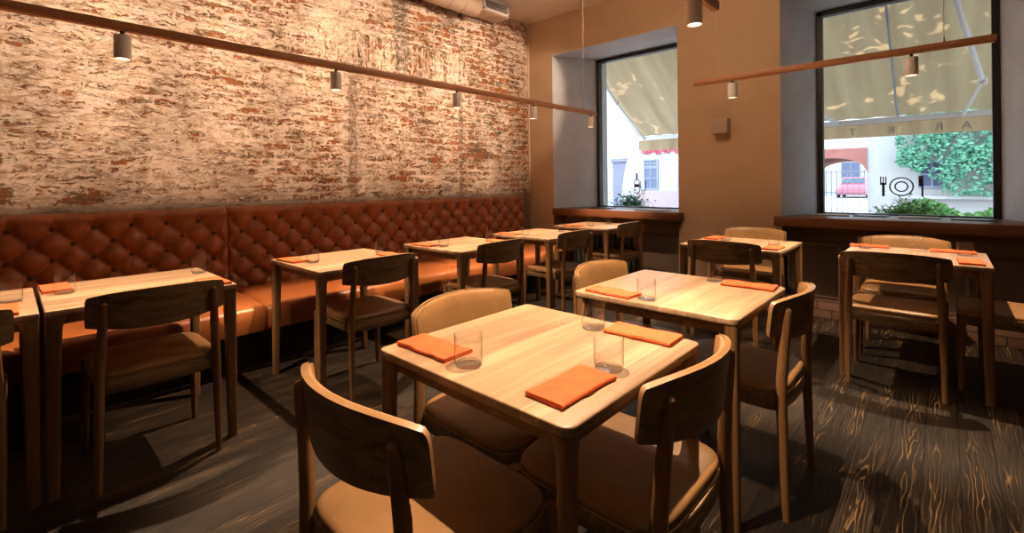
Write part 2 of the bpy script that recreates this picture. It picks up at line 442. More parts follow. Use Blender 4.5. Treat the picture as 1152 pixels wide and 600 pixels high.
# window stickers (flat vinyl on the glass)
def ring_outline(bm, cy, cz, ry, rz, t, n=48, x=0, th=.0015):
    a = []
    for k in range(n):
        c, s = cos(2 * pi * k / n), sin(2 * pi * k / n)
        a.append(((x, cy + ry * c, cz + rz * s), (x, cy + (ry - t) * c, cz + (rz - t) * s)))
    for k in range(n):
        p, q = a[k], a[(k + 1) % n]
        v = [bm.verts.new((xx + dx, y, z)) for dx in (0, -th) for (xx, y, z) in (p[0], q[0], q[1], p[1])]
        for f in ((0, 1, 2, 3), (7, 6, 5, 4), (0, 4, 5, 1), (1, 5, 6, 2), (2, 6, 7, 3), (3, 7, 4, 0)): bm.faces.new([v[i] for i in f])
DX = GX + .0075
def decal_box(bm, y0, y1, z0, z1): add_box(bm, -.0015, 0, y0, y1, z0, z1)
bm = bmesh.new()   # bottle
def capsule(bm, cy, z0, z1, r, t, open_top=False):
    pts = []
    n = 14
    for k in range(n + 1): a = pi + pi * k / n; pts.append((cy + r * cos(a), z0 + r + r * sin(a)))
    if open_top: pts += [(cy + r, z1)]; pts = [(cy - r, z1)] + pts
    else:
        for k in range(n + 1): a = pi * k / n; pts.append((cy + r * cos(a), z1 - r + r * sin(a)))
        pts.append(pts[0])
    for p, q in zip(pts, pts[1:]):
        d = Vector((q[0] - p[0], q[1] - p[1])); 
        if d.length < 1e-6: continue
        d.normalize(); nn = Vector((-d.y, d.x)) * t / 2
        a = [(p[0] + nn.x, p[1] + nn.y), (q[0] + nn.x, q[1] + nn.y), (q[0] - nn.x, q[1] - nn.y), (p[0] - nn.x, p[1] - nn.y)]
        add_prism(bm, a, -.0015, 0, 'x')
capsule(bm, 0, 0, .185, .034, .012)
decal_box(bm, -.034, .034, .085, .125); decal_box(bm, -.011, .011, .18, .268)
o = link_mesh('bottle_sticker', bm, M['decal'], smooth=False); o.location = (DX, 2.925, 1.077)
tag(o, 'black bottle sticker on the glass of the left window', 'sticker')
bm = bmesh.new(); capsule(bm, 0, .035, .165, .034, .011, True); decal_box(bm, -.041, -.027, .11, .168); decal_box(bm, -.024, .024, 0, .012)
o = link_mesh('glass_sticker', bm, M['decal'], smooth=False); o.location = (DX, 2.838, 1.077)
tag(o, 'black stemless cup sticker beside the bottle sticker on the left window', 'sticker')
bm = bmesh.new()
decal_box(bm, -.010, .010, 0, .12)
for k in (-1, 0, 1): decal_box(bm, k * .019 - .0045, k * .019 + .0045, .12, .186)
decal_box(bm, -.0235, .0235, .108, .128)
o = link_mesh('fork_sticker', bm, M['decal'], smooth=False); o.location = (DX, .424, 1.072)
tag(o, 'black fork sticker on the glass of the right window', 'sticker')
bm = bmesh.new(); ring_outline(bm, 0, 0, .088, .088, .0115); ring_outline(bm, 0, 0, .050, .050, .0115)
o = link_mesh('plate_sticker', bm, M['decal'], smooth=False); o.location = (DX, .295, 1.163)
tag(o, 'black double ring plate sticker between the fork and knife stickers', 'sticker')
bm = bmesh.new(); decal_box(bm, -.016, -.002, 0, .19); decal_box(bm, -.002, .016, .095, .19)
o = link_mesh('knife_sticker', bm, M['decal'], smooth=False); o.location = (DX, .160, 1.07)
tag(o, 'black knife sticker right of the ring plate sticker', 'sticker')

# sill boards
def sill(y0, y1, label):
    bm = bmesh.new(); add_box(bm, 4.945, GX - .032, y0, y1, SZ - .085, SZ, .004)
    o = link_mesh('window_sill', bm, M['sill']); return tag(o, label, 'window sill', 'wooden window sills')
sill(2.045, 3.735, 'thick dark brown wooden board sill under the left window')
sill(-.62, 1.165, 'thick dark brown wooden board sill under the right window')

# menus / trays lying on the sills
M['paper'] = mat('menu cover', (.50, .47, .45), .5); M['papedge'] = mat('menu dark cover', (.10, .09, .09), .35)
def menu(x, y, rz, w, l, dark, label):
    t = thing('menu_booklet', label, 'menu', (x, y, SZ), rz, 'menus lying on the window sills')
    box('cover', -w / 2, w / 2, -l / 2, l / 2, 0, .004, M['papedge'], t, .001)
    box('page', -w / 2 + .006, w / 2 - .006, -l / 2 + .006, l / 2 - .006, .004, .010, M['papedge'] if dark else M['paper'], t, .0015)
menu(5.35, 3.22, .25, .22, .30, 1, 'dark menu booklet at the left end of the left window sill')
menu(5.25, 2.50, -.35, .24, .36, 0, 'pale menu booklet at the right end of the left window sill')
menu(5.40, .80, .15, .22, .30, 0, 'pale menu booklet at the left end of the right window sill')
menu(5.45, .49, -.1, .18, .24, 1, 'dark menu booklet below the fork sticker on the right window sill')
menu(5.42, .17, .1, .22, .27, 0, 'pale menu booklet below the plate sticker on the right window sill')
menu(5.38, -.17, -.1, .22, .27, 1, 'dark menu booklet near the right end of the right window sill')

# niches: radiator, screens, tiled skirting
def screen(y0, y1, label, xs=5.12):
    t = thing('radiator_screen', label, 'radiator screen', (xs, (y0 + y1) / 2, .16), 0, 'framed radiator screens under the windows')
    h = (y1 - y0) / 2; top = .66 - .16
    m = bmesh.new(); add_box(m, 0, .012, -h, h, 0, top); link_mesh('panel', m, M['screen'], t, smooth=False)
    fm = mats_frame
    m = bmesh.new()
    add_box(m, -.014, 0, -h, -h + .022, 0, top, .002); add_box(m, -.014, 0, h - .022, h, 0, top, .002)
    add_box(m, -.014, 0, -h, h, top - .024, top, .002); add_box(m, -.014, 0, -h, h, 0, .024, .002)
    link_mesh('frame', m, fm, t)
    for yy in [(-h + 2 * h * k / max(1, round(2 * h / .42))) for k in range(1, round(2 * h / .42))]:
        box('mullion', -.014, 0, yy - .011, yy + .011, .024, top - .024, fm, t)
mats_frame = mat('screen frame', (.17, .115, .08), .5)
def perforated():
    m = M['screen']; T = NT(m); c = T.coord(); s_ = T.sep(c)
    a = T.math('SINE', T.math('MULTIPLY', s_[1], 330)); b = T.math('SINE', T.math('MULTIPLY', s_[2], 330))
    T.col(T.ramp(T.math('MULTIPLY', a, b), [(.1, (.13, .085, .06)), (.4, (.03, .02, .016))]))
perforated()
screen(2.13, 2.62, 'dark brown framed radiator screen under the right half of the left window')
screen(-.52, 1.09, 'long dark brown framed radiator screen under the right window')
r = thing('radiator', 'dark green ribbed radiator under the left half of the left window', 'radiator', (5.18, 3.2, .10))
for k in range(15):
    yy = -.52 + k * .072
    bm = bmesh.new(); add_box(bm, -.045, .045, yy - .026, yy + .026, 0, .56, .016, 3); link_mesh('rib', bm, M['rad'], r)
M['tile'] = mat('brown brick tile', (.16, .085, .06), .5)
def tiles():
    T = NT(M['tile']); s_ = T.sep(T.coord()); b = T.n('TexBrick'); T.l(T.comb(s_[1], s_[2], 0), b.inputs['Vector'])
    b.inputs['Scale'].default_value = 1; b.inputs['Brick Width'].default_value = .21; b.inputs['Row Height'].default_value = .075; b.inputs['Mortar Size'].default_value = .005
    b.inputs['Color1'].default_value = (.15, .08, .055, 1); b.inputs['Color2'].default_value = (.20, .11, .075, 1); b.inputs['Mortar'].default_value = (.05, .03, .025, 1)
    T.col(b.outputs['Color'])
tiles()
struct(box('baseboard_front', WX - .03, WX + .08, -.55, 1.12, 0, .155, M['tile'], None, .003))
struct(box('trim_3', WX + .0, WX + .11, 2.10, 3.79, 0, .09, M['tile'], None, .003))

struct(box('trim_4', WX - .022, WX, BY - .012, BY, 1.07, CZ, M['cream_edge'], None, .002))
# duct with its outlet box, under the ceiling along the brick wall
d = thing('ventilation_duct', 'beige round ventilation duct along the top of the brick wall', 'duct', (0, 4.02, 3.335))
bm = bmesh.new(); add_tube(bm, [V(-3, 0, 0), V(3.86, 0, 0)], .125, 40)
link_mesh('pipe', bm, M['duct'], d, angle=60)
for x in (3.62, 3.42, 2.3, 1.2, .1, -1.0):
    bm = bmesh.new(); add_tube(bm, [V(x, 0, 0), V(x + .025, 0, 0)], .132, 40); link_mesh('joint_ring', bm, M['duct'], d)
g = thing('air_grille', 'white louvred air outlet box at the end of the ceiling duct', 'air vent', (4.10, 3.99, 3.345))
bm = bmesh.new(); add_box(bm, -.24, .24, -.08, .16, -.07, .094, .004); link_mesh('housing', bm, M['duct'], g)
bm = bmesh.new()
for (x0, x1, z0, z1) in ((-.22, .22, -.06, -.035), (-.22, .22, .068, .090), (-.22, -.19, -.06, .09), (.19, .22, -.06, .09)):
    add_box(bm, x0, x1, -.096, -.08, z0, z1, .002)
link_mesh('frame', bm, M['grille'], g)
box('backing', -.19, .19, -.083, -.0805, -.035, .07, M['dark'], g)
for k in range(5):
    bm = bmesh.new(); add_box(bm, -.19, .19, -.010, .002, -.0022, .0022, M=Matrix.Translation((0, -.087, -.022 + k * .020)) @ Matrix.Rotation(radians(-8), 4, 'X'))
    link_mesh('slat', bm, M['grille'], g, smooth=False)

# wall lamp cube on the pier
w = thing('wall_lamp', 'taupe cube wall lamp on the pier between the windows', 'wall lamp', (WX, 1.640, 1.785))
M['cube'] = mat('lamp cube', (.47, .37, .28), .6)
box('housing', -.115, 0, -.077, .077, -.075, .075, M['cube'], w, .004)
box('back_plate', -.004, 0, -.05, .05, .072, .088, M['cube'], w)
bm = bmesh.new(); add_tube(bm, [V(-.06, 0, .074), V(-.06, 0, .0765)], .030, 20); link_mesh('lens', bm, M['cube'], w)

# ------------------------------------------------------------------ lighting tracks and spots
def track(name, label, p0, p1, cables, matl, axis):
    c = (Vector(p0) + Vector(p1)) / 2; L = (Vector(p1) - Vector(p0)).length / 2
    t = thing(name, label, 'lighting track', c, 0, 'suspended wooden lighting tracks')
    w, h = .020, .020
    def bx(nm, a, b, z0, z1, ww, m):
        if axis == 'x': return box(nm, a, b, -ww, ww, z0, z1, m, t, .002 if nm == 'rail' else 0)
        return box(nm, -ww, ww, a, b, z0, z1, m, t, .002 if nm == 'rail' else 0)
    bx('rail', -L, L, -h, h, w, matl)
    bx('channel', -L + .01, L - .01, -h - .004, -h, .013, M['channel'])
    for cpos in cables:
        q = V(cpos, 0, 0) if axis == 'x' else V(0, cpos, 0)
        q = q - (V(c.x, 0, 0) if axis == 'x' else V(0, c.y, 0))
        bm = bmesh.new(); add_tube(bm, [q + V(0, 0, h), q + V(0, 0, h + .035)], [.006, .003], 10)
        add_tube(bm, [q + V(0, 0, h + .03), q + V(0, 0, CZ - c.z - .002)], .0016, 6); link_mesh('suspension_cable', bm, M['wire'], t)
        bm = bmesh.new(); add_tube(bm, [q + V(0, 0, CZ - c.z - .014), q + V(0, 0, CZ - c.z)], .028, 18); link_mesh('ceiling_rose', bm, M['lampbody'], t)
    return t
TZ = 2.005
track('lighting_track', 'long wooden light track hung in front of the brick wall', (-3.0, 2.85, TZ), (4.60, 2.85, TZ + .0), (-2.6, -.5, 4.36), M['track'], 'x')
track('lighting_track', 'short wooden light track hung across the front of the two windows', (3.95, -.22, 2.045), (3.95, 1.503, 2.045), (0.0, 1.32), M['track_y'], 'y')
track('lighting_track', 'wooden light track above the nearest tables, only its end in view', (-2.6, .84, 2.12), (2.50, .84, 2.12), (-2.2, .2, 2.36), M['track'], 'x')

LAMP = (1, .70, .44)
def spot(x, y, z, label, first=[None], energy=60, size=84, target=None, lens=True, blend=.45, radius=.012, group='cylinder spotlights on the tracks'):
    if first[0] is None:
        t = thing('track_spotlight', label, 'spotlight', (x, y, z), 0, group)
        lathe('body', [(0, 0.0), (.012, 0), (.0325, -.001), (.034, -.004), (.034, -.112), (.031, -.114), (.029, -.108), (.0285, -.100), (0, -.100)], M['lampbody'], t, 28)
        lathe('lens', [(0, -.1015), (.027, -.1015), (.027, -.104), (0, -.105)], M['lens'], t, 24)
        tube('mount', [V(0, 0, 0), V(0, 0, .024)], .009, M['black'], t, 12)
        first[0] = t
    else:
        t = dup(first[0], (x, y, z), 0, label)
    ld = bpy.data.lights.new('spot_light', 'SPOT'); ld.energy = energy; ld.color = LAMP; ld.spot_size = radians(size); ld.spot_blend = blend
    ld.shadow_soft_size = radius
    lo = bpy.data.objects.new('spot_light', ld); COL.objects.link(lo); lo.location = (x, y, z - .125)
    if target: 
        dv = Vector(target) - lo.location; lo.rotation_euler = dv.to_track_quat('-Z', 'Y').to_euler()
    return t
E1 = 185
z1 = TZ - .044
spot(.39, 2.85, z1, 'leftmost white cylinder spotlight below the long wooden track', energy=E1, size=76)
spot(1.48, 2.85, z1, 'second cylinder spotlight from the left below the long wooden track', energy=E1, size=76)
spot(2.52, 2.85, z1, 'third cylinder spotlight from the left below the long track, against the brick', energy=E1, size=76)
spot(3.49, 2.85, z1, 'cylinder spotlight on the long track in front of the wall corner', energy=E1, size=76)
spot(4.50, 2.85, z1, 'cylinder spotlight at the right end of the long track before the left window', energy=E1 * .8, size=76)
z2 = 2.045 - .044
spot(3.95, 1.207, z2, 'white cylinder spotlight above the wall lamp on the short track', energy=E1, size=78)
spot(3.95, .151, z2, 'cylinder spotlight on the short track seen against the cream awning', energy=E1, size=78)
z3 = 2.12 - .044
spot(2.22, .84, z3, 'large cylinder spotlight at the top edge of the photo, end of the near track', energy=E1 * 1.1, size=90)

# ------------------------------------------------------------------ tables
TS = .686; TH = .75
def rrect(x0, x1, y0, y1, r, n=6):
    pts = []
    for (cx_, cy_, a0) in ((x1 - r, y1 - r, 0), (x0 + r, y1 - r, 90), (x0 + r, y0 + r, 180), (x1 - r, y0 + r, 270)):
        for k in range(n + 1): a = radians(a0 + 90 * k / n); pts.append((cx_ + r * cos(a), cy_ + r * sin(a)))
    return pts
def make_table(label, loc, corner):
    t = thing('dining_table', label, 'table', loc, 0, 'square oak dining tables'); h = TS / 2
    # top with softened edges
    bm = bmesh.new(); rings = []
    for (ins, z) in ((.006, TH - .026), (.0015, TH - .023), (0, TH - .019), (0, TH - .004), (.0012, TH - .0012), (.004, TH)):
        rings.append([(x, y, z) for x, y in rrect(-h + ins, h - ins, -h + ins, h - ins, max(corner - ins, .001))])
    loft(bm, rings); link_mesh('tabletop', bm, M['oak_top'], t, angle=50)
    # legs: square with rounded outer corner, tapering, flaring into the top
    for sx in (-1, 1):
        for sy in (-1, 1):
            bm = bmesh.new(); rings = []
            for (z, w) in ((0, .038), (.35, .044), (.60, .048), (.668, .050), (.695, .055), (.715, .059), (.7245, .068)):
                if corner > .01: w = w * .86
                r = min(.019, w * .42)
                o = .001 if corner < .01 else .004
                pts = rrect(h - o - w, h - o, h - o - w, h - o, r if corner > .01 else min(.010, w * .3), 4)
                rings.append([(sx * x, sy * y, z) for x, y in pts])
            loft(bm, rings); link_mesh('leg', bm, M['oak_leg'], t, angle=50)
    # recessed apron
    for (x0, x1, y0, y1) in ((-h + .05, h - .05, -h + .035, -h + .053), (-h + .05, h - .05, h - .053, h - .035), (-h + .035, -h + .053, -h + .05, h - .05), (h - .053, h - .035, -h + .05, h - .05)):
        box('apron', x0, x1, y0, y1, TH - .066, TH - .026, M['oak_apron'], t)
    return t
h = TS / 2
near = make_table('nearest oak table with rounded corners, three orange napkins and three tumblers', (.755 + h, .534 + h, 0), .028)
dup(near, (1.746 + h, .523 + h, 0), 0, 'rounded oak table in the middle, directly behind the nearest table')
wallt = make_table('oak table by the banquette at the far left, cut off by the photo edge', (-.60 + h, 2.535 + h, 0), .006)
dup(wallt, (.101 + h, 2.545 + h, 0), 0, 'oak table at the leather banquette, second from the left, wholly in view')
dup(wallt, (1.193 + h, 2.516 + h, 0), 0, 'oak banquette table in the middle of the row, third from the left')
dup(wallt, (2.203 + h, 2.47 + h, 0), 0, 'fourth oak banquette table from the left')
dup(wallt, (3.20 + h, 2.45 + h, 0), 0, 'fifth oak banquette table from the left, beside the window corner')
dup(wallt, (4.235 + h, 2.50 + h, 0), 0, 'oak table below the left window at the far end of the row')
dup(wallt, (3.596 + h, .810 + h, 0), 0, 'oak table in front of the pier with the wall lamp')
dup(wallt, (3.657 + h, -.187 + h, 0), 0, 'oak table in front of the right window at the right of the photo')

# ------------------------------------------------------------------ chairs
def superel(a, b, p, n=40, cx_=0, cy_=0):
    out = []
    for k in range(n):
        t = 2 * pi * (k + .5) / n; c, s = cos(t), sin(t)
        out.append((cx_ + a * math.copysign(abs(c) ** (2 / p), c), cy_ + b * math.copysign(abs(s) ** (2 / p), s)))
    return out
def shell_pt(u, v, off):
    """u -1..1 across, v 0..1 up ; off = depth towards the front"""
    x = .252 * u
    top = .810 - .014 * u * u - .004 * u ** 4; bot = .642 + .020 * u * u
    z = bot + (top - bot) * v
    y = -.2725 + .078 * u * u - .12 * (z - .72)
    nx_, ny_ = -2 * .078 * u / .252, 1.0; L = sqrt(nx_ * nx_ + ny_ * ny_)
    return Vector((x + nx_ / L * off, y + ny_ / L * off, z + .18 * off))
def shell(bm, off0, off1, inset=0.0, nu=36, nv=12, rc=.10, puff=0.0):
    """solid curved panel with rounded corners between two offsets"""
    def grid(off, pf):
        g = []
        for i in range(nu + 1):
            s = -1 + 2 * i / nu
            row = []
            for j in range(nv + 1):
                t = -1 + 2 * j / nv
                # rounded-corner remap: squeeze like a superellipse
                p = 7.0
                m_ = (abs(s) ** p + abs(t) ** p) ** (1 / p); mm = max(abs(s), abs(t))
                k = mm / m_ if m_ > 1e-9 else 1
                # aspect-aware: corners rounded mostly in u by small amount
                k2 = 1 - (1 - k) * (1.0)
                q_ = 1.0 if t > 0 else .45
                su = s * (1 - (1 - k2) * .30 * q_) * (1 - inset); tv = t * (1 - (1 - k2) * .9 * q_) * (1 - inset * 3.0)
                e = (1 - abs(s) ** 6) * (1 - abs(t) ** 4)
                row.append(shell_pt(su, (tv + 1) / 2, off + pf * e))
            g.append(row)
        return g
    A = grid(off0, 0); B = grid(off1, puff)
    a = [[bm.verts.new(p) for p in r] for r in A]; b = [[bm.verts.new(p) for p in r] for r in B]
    for i in range(nu):
        for j in range(nv):
            bm.faces.new((a[i][j], a[i + 1][j], a[i + 1][j + 1], a[i][j + 1])); bm.faces.new((b[i][j + 1], b[i + 1][j + 1], b[i + 1][j], b[i][j]))
    rim = []
    for i in range(nu):
        rim.append(bm.faces.new((a[i][0], b[i][0], b[i + 1][0], a[i + 1][0]))); rim.append(bm.faces.new((a[i][nv], a[i + 1][nv], b[i + 1][nv], b[i][nv])))
    for j in range(nv):
        rim.append(bm.faces.new((a[0][j], a[0][j + 1], b[0][j + 1], b[0][j]))); rim.append(bm.faces.new((a[nu][j], b[nu][j], b[nu][j + 1], a[nu][j + 1])))
    for f in rim: f.material_index = 1

def make_chair(label, loc, rz):
    t = thing('dining_chair', label, 'chair', loc, rz, 'oak dining chairs with tan leather')
    for s in (-1, 1):
        tube('leg', [V(s * .216, -.230, 0), V(s * .214, -.223, .20), V(s * .211, -.217, .40), V(s * .208, -.217, .50), V(s * .202, -.224, .62), V(s * .198, -.2345, .72), V(s * .196, -.2405, .768)],
             [.0125, .0160, .0190, .0190, .0178, .0150, .0125], M['ash_leg'], t, 16, round_top=True)
    for s in (-1, 1):
        tube('leg', [V(s * .220, .208, 0), V(s * .217, .204, .25), V(s * .214, .200, .441)], [.0125, .0165, .0195], M['ash_leg'], t, 16)
    # seat frame: bowed rails
    bm = bmesh.new(); rings = []
    def frame_outline(g):
        pts = []
        for k in range(13): u = -1 + 2 * k / 12; pts.append((.202 * u * g, (-.212 - .022 * (1 - u * u)) * g))
        for k in range(9): v = -1 + 2 * (k + .5) / 9; pts.append(((.214 + .004 * (1 - v * v)) * g, .20 * v * g))
        for k in range(13): u = 1 - 2 * k / 12; pts.append((.202 * u * g, (.205 + .016 * (1 - u * u)) * g))
        for k in range(9): v = 1 - 2 * (k + .5) / 9; pts.append((-(.214 + .004 * (1 - v * v)) * g, .20 * v * g))
        return pts
    for (g_, z) in ((.985, .384), (1, .388), (1, .434), (.99, .4375)): rings.append([(x, y, z) for x, y in frame_outline(g_)])
    loft(bm, rings); link_mesh('seat_frame', bm, M['ash_ply'], t, angle=50)
    # upholstered seat
    bm = bmesh.new(); rings = []
    for (g_, z) in ((.93, .4376), (.985, .441), (1.0, .450), (.995, .459), (.975, .466), (.93, .4705), (.80, .4735), (.5, .4755), (.12, .476)):
        rings.append([(x, y, z) for x, y in superel(.226 * g_, .222 * g_, 5.5 if g_ > .7 else 3.5, 48, 0, -.002)])
    loft(bm, rings); st = link_mesh('seat', bm, M['tan'], t, angle=70)
    bm = bmesh.new(); o_ = superel(.2265, .2225, 5.5, 48, 0, -.002); ring = [V(x, y, .4425) for x, y in o_]
    n = len(ring); R = []
    for i, p in enumerate(ring):
        tdir = (ring[(i + 1) % n] - ring[i - 1]).normalized(); nrm = V(tdir.y, -tdir.x, 0)
        R.append([bm.verts.new(p + (nrm * cos(a) + V(0, 0, 1) * sin(a)) * .0028) for a in [2 * pi * k / 6 for k in range(6)]])
    for i in range(n):
        for k in range(6): bm.faces.new((R[i][k], R[i][(k + 1) % 6], R[(i + 1) % n][(k + 1) % 6], R[(i + 1) % n][k]))
    link_mesh('piping', bm, M['piping'], st)
    # backrest: plywood shell, leather pad in front
    bm = bmesh.new(); shell(bm, 0.0, .013); bk = link_mesh('backrest', bm, M['ash_ply'], t, angle=50); bk.data.materials.append(M['ply_edge'])
    bm = bmesh.new(); shell(bm, .0131, .022, .022, puff=.010); bp = link_mesh('back_pad', bm, M['tan'], t, angle=75); bp.data.materials.append(M['piping'])
    return t
UP, DN, RT, LF = 0, pi, -pi / 2, pi / 2      # facing +Y, -Y, +X, -X
chair = make_chair('large chair at the lower left, its grained wooden back to us at the nearest table', (.72, .925, 0), RT)
for (x, y, r, lab) in (
    (1.205, 1.125, DN, 'chair behind the nearest table with its tan leather back pad facing us'),
    (1.19, .675, UP, 'chair right of the nearest table with its reddish curved back to us'),
    (2.155, 1.105, DN, 'chair behind the middle table, its small tan leather back pad facing us'),
    (2.157, .655, UP, 'chair at the right side of the middle table, back turned to us'),
    (-.235, 2.70, UP, 'chair at the left edge of the photo, only half of its back visible'),
    (.465, 2.70, UP, 'dark chair with its back to us at the second banquette table'),
    (1.565, 2.672, UP, 'dark chair with its back to us at the third banquette table'),
    (2.58, 2.63, UP, 'dark chair with its back to us at the fourth banquette table'),
    (3.52, 2.61, UP, 'dark chair with its back to us at the fifth banquette table'),
    (4.62, 2.655, UP, 'chair under the left window, farthest in the banquette row'),
    (3.76, 1.165, RT, 'chair with its wooden back to us at the table before the pier'),
    (4.44, 1.245, LF, 'chair against the pier, its tan top edge showing over the table'),
    (3.775, .226, RT, 'chair with its wooden back to us at the table before the right window'),
    (4.37, .225, LF, 'chair under the right window, tan back pad showing over the table'),
    (4.05, -.265, UP, 'chair at the right edge of the photo, only its seat visible'),
): dup(chair, (x, y, 0), r, lab)

# ------------------------------------------------------------------ napkins and glasses
def make_napkin(label, loc, rz):
    """folded cloth, long axis local Y, folded edge along one long side"""
    bm = bmesh.new(); W, L, T = .052, .108, .0125
    sect = []
    # cross-section in x,z: three layers wrapped round a fold on +x
    n = 8
    out = []
    out.append((-W, .0005)); out.append((W - T / 2, .0005))
    for k in range(1, n): a = -pi / 2 + pi * k / n; out.append((W - T / 2 + T / 2 * cos(a), T / 2 + T / 2 * sin(a)))
    out.append((W - T / 2, T)); out.append((-W + .001, T - .0005)); out.append((-W - .001, T * .70)); out.append((-W + .004, T * .66)); out.append((-W, T * .60)); out.append((-W - .001, T * .38)); out.append((-W + .004, T * .33)); out.append((-W, T * .27))
    rings = []
    N = 16
    for i in range(N + 1):
        v = -1 + 2 * i / N; y = L * v
        q = 1 if abs(v) < .95 else .97
        ring = []
        for (x, z) in out:
            wob = .0014 * sin(7 * v + x * 30) + .0009 * sin(13 * v + 2)
            zz = z * (1 + .10 * sin(3 * v + x * 20)) * (q if z > T * .5 else 1)
            ring.append((x + wob, y + .0012 * sin(x * 60), max(zz + (wob * .6 if z > T * .5 else 0), .0004)))
        rings.append(ring)
    loft(bm, rings)
    o = link_mesh('folded_napkin', bm, M['napkin'], None, angle=40); o.location = loc; o.rotation_euler = (0, 0, rz)
    return tag(o, label, 'napkin', 'folded orange napkins')
nap0 = make_napkin('folded orange napkin at the left edge of the nearest table', (.862, 1.088, TH), .02)
def napkin(x, y, rz, lab):
    o = nap0.copy(); COL.objects.link(o); o.location = (x, y, TH); o.rotation_euler = (0, 0, rz); o['label'] = lab
napkin(.918, .640, -pi / 2 - .02, 'folded orange napkin at the near corner of the nearest table, closest to us')
napkin(1.378, .693, pi + .03, 'folded orange napkin at the right rear edge of the nearest table')
napkin(1.815, 1.048, -.06, 'folded orange napkin at the left edge of the middle table')
napkin(2.338, .652, pi + .04, 'folded orange napkin at the right edge of the middle table')
napkin(-.022, 2.665, .0, 'folded orange napkin on the banquette table cut off by the left photo edge')
napkin(.160, 3.075, .03, 'folded orange napkin behind the tumbler on the second banquette table')
napkin(.715, 2.665, pi, 'folded orange napkin half hidden by a chair back on the second banquette table')
napkin(1.262, 3.02, .10, 'folded orange napkin at the left of the third banquette table')
napkin(1.80, 2.72, pi, 'folded orange napkin behind the chair back on the third banquette table')
napkin(2.275, 2.965, .08, 'folded orange napkin at the left of the fourth banquette table')
napkin(2.80, 2.66, pi, 'folded orange napkin behind the chair back on the fourth banquette table')
napkin(3.265, 2.97, .06, 'folded orange napkin at the left of the fifth banquette table')
napkin(4.34, 2.98, .05, 'folded orange napkin at the left of the table under the left window')
napkin(4.12, 1.405, pi / 2, 'folded orange napkin at the rear left of the table before the pier')
napkin(3.74, .885, -pi / 2, 'folded orange napkin at the right of the table before the pier')
napkin(4.275, .40, .1, 'folded orange napkin at the left of the table before the right window')
napkin(4.27, -.03, .02, 'folded orange napkin at the rear of the table before the right window, behind a tumbler')
napkin(3.80, -.10, -pi / 2 + .04, 'folded orange napkin at the near right corner of the table before the right window')

GP = [(.0345, .0015), (.0368, .006), (.0378, .016), (.0380, .083), (.0376, .0848), (.0370, .083), (.0368, .018), (.0350, .0095), (.0335, .0085)]
gl = thing('tumbler', 'clear straight tumbler at the left of the nearest table', 'glass', (.848, .924, TH), 0, 'clear tumblers')
lathe('glass_wall', GP, M['glass'], gl, 48)
lathe('glass_base', [(0, .0004), (.031, .0004), (.0338, .002), (.0345, .005), (.0330, .0085), (.028, .0075), (0, .0065)], M['base_glass'], gl, 40)
def tumbler(x, y, lab): dup(gl, (x, y, TH), 0, lab)
tumbler(1.071, .632, 'clear tumbler beside the napkin closest to us on the nearest table')
tumbler(1.345, .850, 'clear tumbler at the rear of the nearest table, next to the right napkin')
tumbler(1.815, .893, 'clear tumbler at the left of the middle table')
tumbler(2.361, .810, 'clear tumbler at the rear right of the middle table')
tumbler(.010, 2.865, 'clear tumbler on the banquette table cut off by the left photo edge')
tumbler(.182, 2.92, 'clear tumbler at the left of the second banquette table')
tumbler(.742, 3.02, 'clear tumbler at the right of the second banquette table')
tumbler(1.322, 2.865, 'clear tumbler at the left of the third banquette table')
tumbler(1.832, 2.905, 'clear tumbler at the right of the third banquette table')
tumbler(2.325, 2.80, 'clear tumbler at the left of the fourth banquette table')
tumbler(2.843, 2.815, 'clear tumbler at the right of the fourth banquette table')
tumbler(3.31, 2.81, 'clear tumbler at the left of the fifth banquette table')
tumbler(3.78, 2.75, 'clear tumbler at the right of the fifth banquette table')
tumbler(4.43, 2.825, 'clear tumbler at the left of the table under the left window')
tumbler(4.80, 2.82, 'clear tumbler at the right of the table under the left window')
tumbler(4.02, 1.290, 'clear tumbler at the rear left of the table before the pier')
tumbler(3.93, .925, 'clear tumbler at the right of the table before the pier')
tumbler(4.17, .415, 'clear tumbler at the left of the table before the right window')
tumbler(4.14, -.085, 'clear tumbler at the right of the table before the right window')
o = lathe('glass_oil_lamp', [(0, 0), (.030, 0), (.042, .006), (.050, .020), (.048, .034), (.036, .046), (.020, .054), (.015, .062), (.015, .070), (.026, .078), (.030, .088), (.026, .098), (.012, .104), (0, .105)], M['glass'], None, 36)
o.location = (4.20, .135, TH); tag(o, 'small clear glass carafe with a rounded stopper on the table before the right window', 'carafe'); o.name = 'glass_carafe'

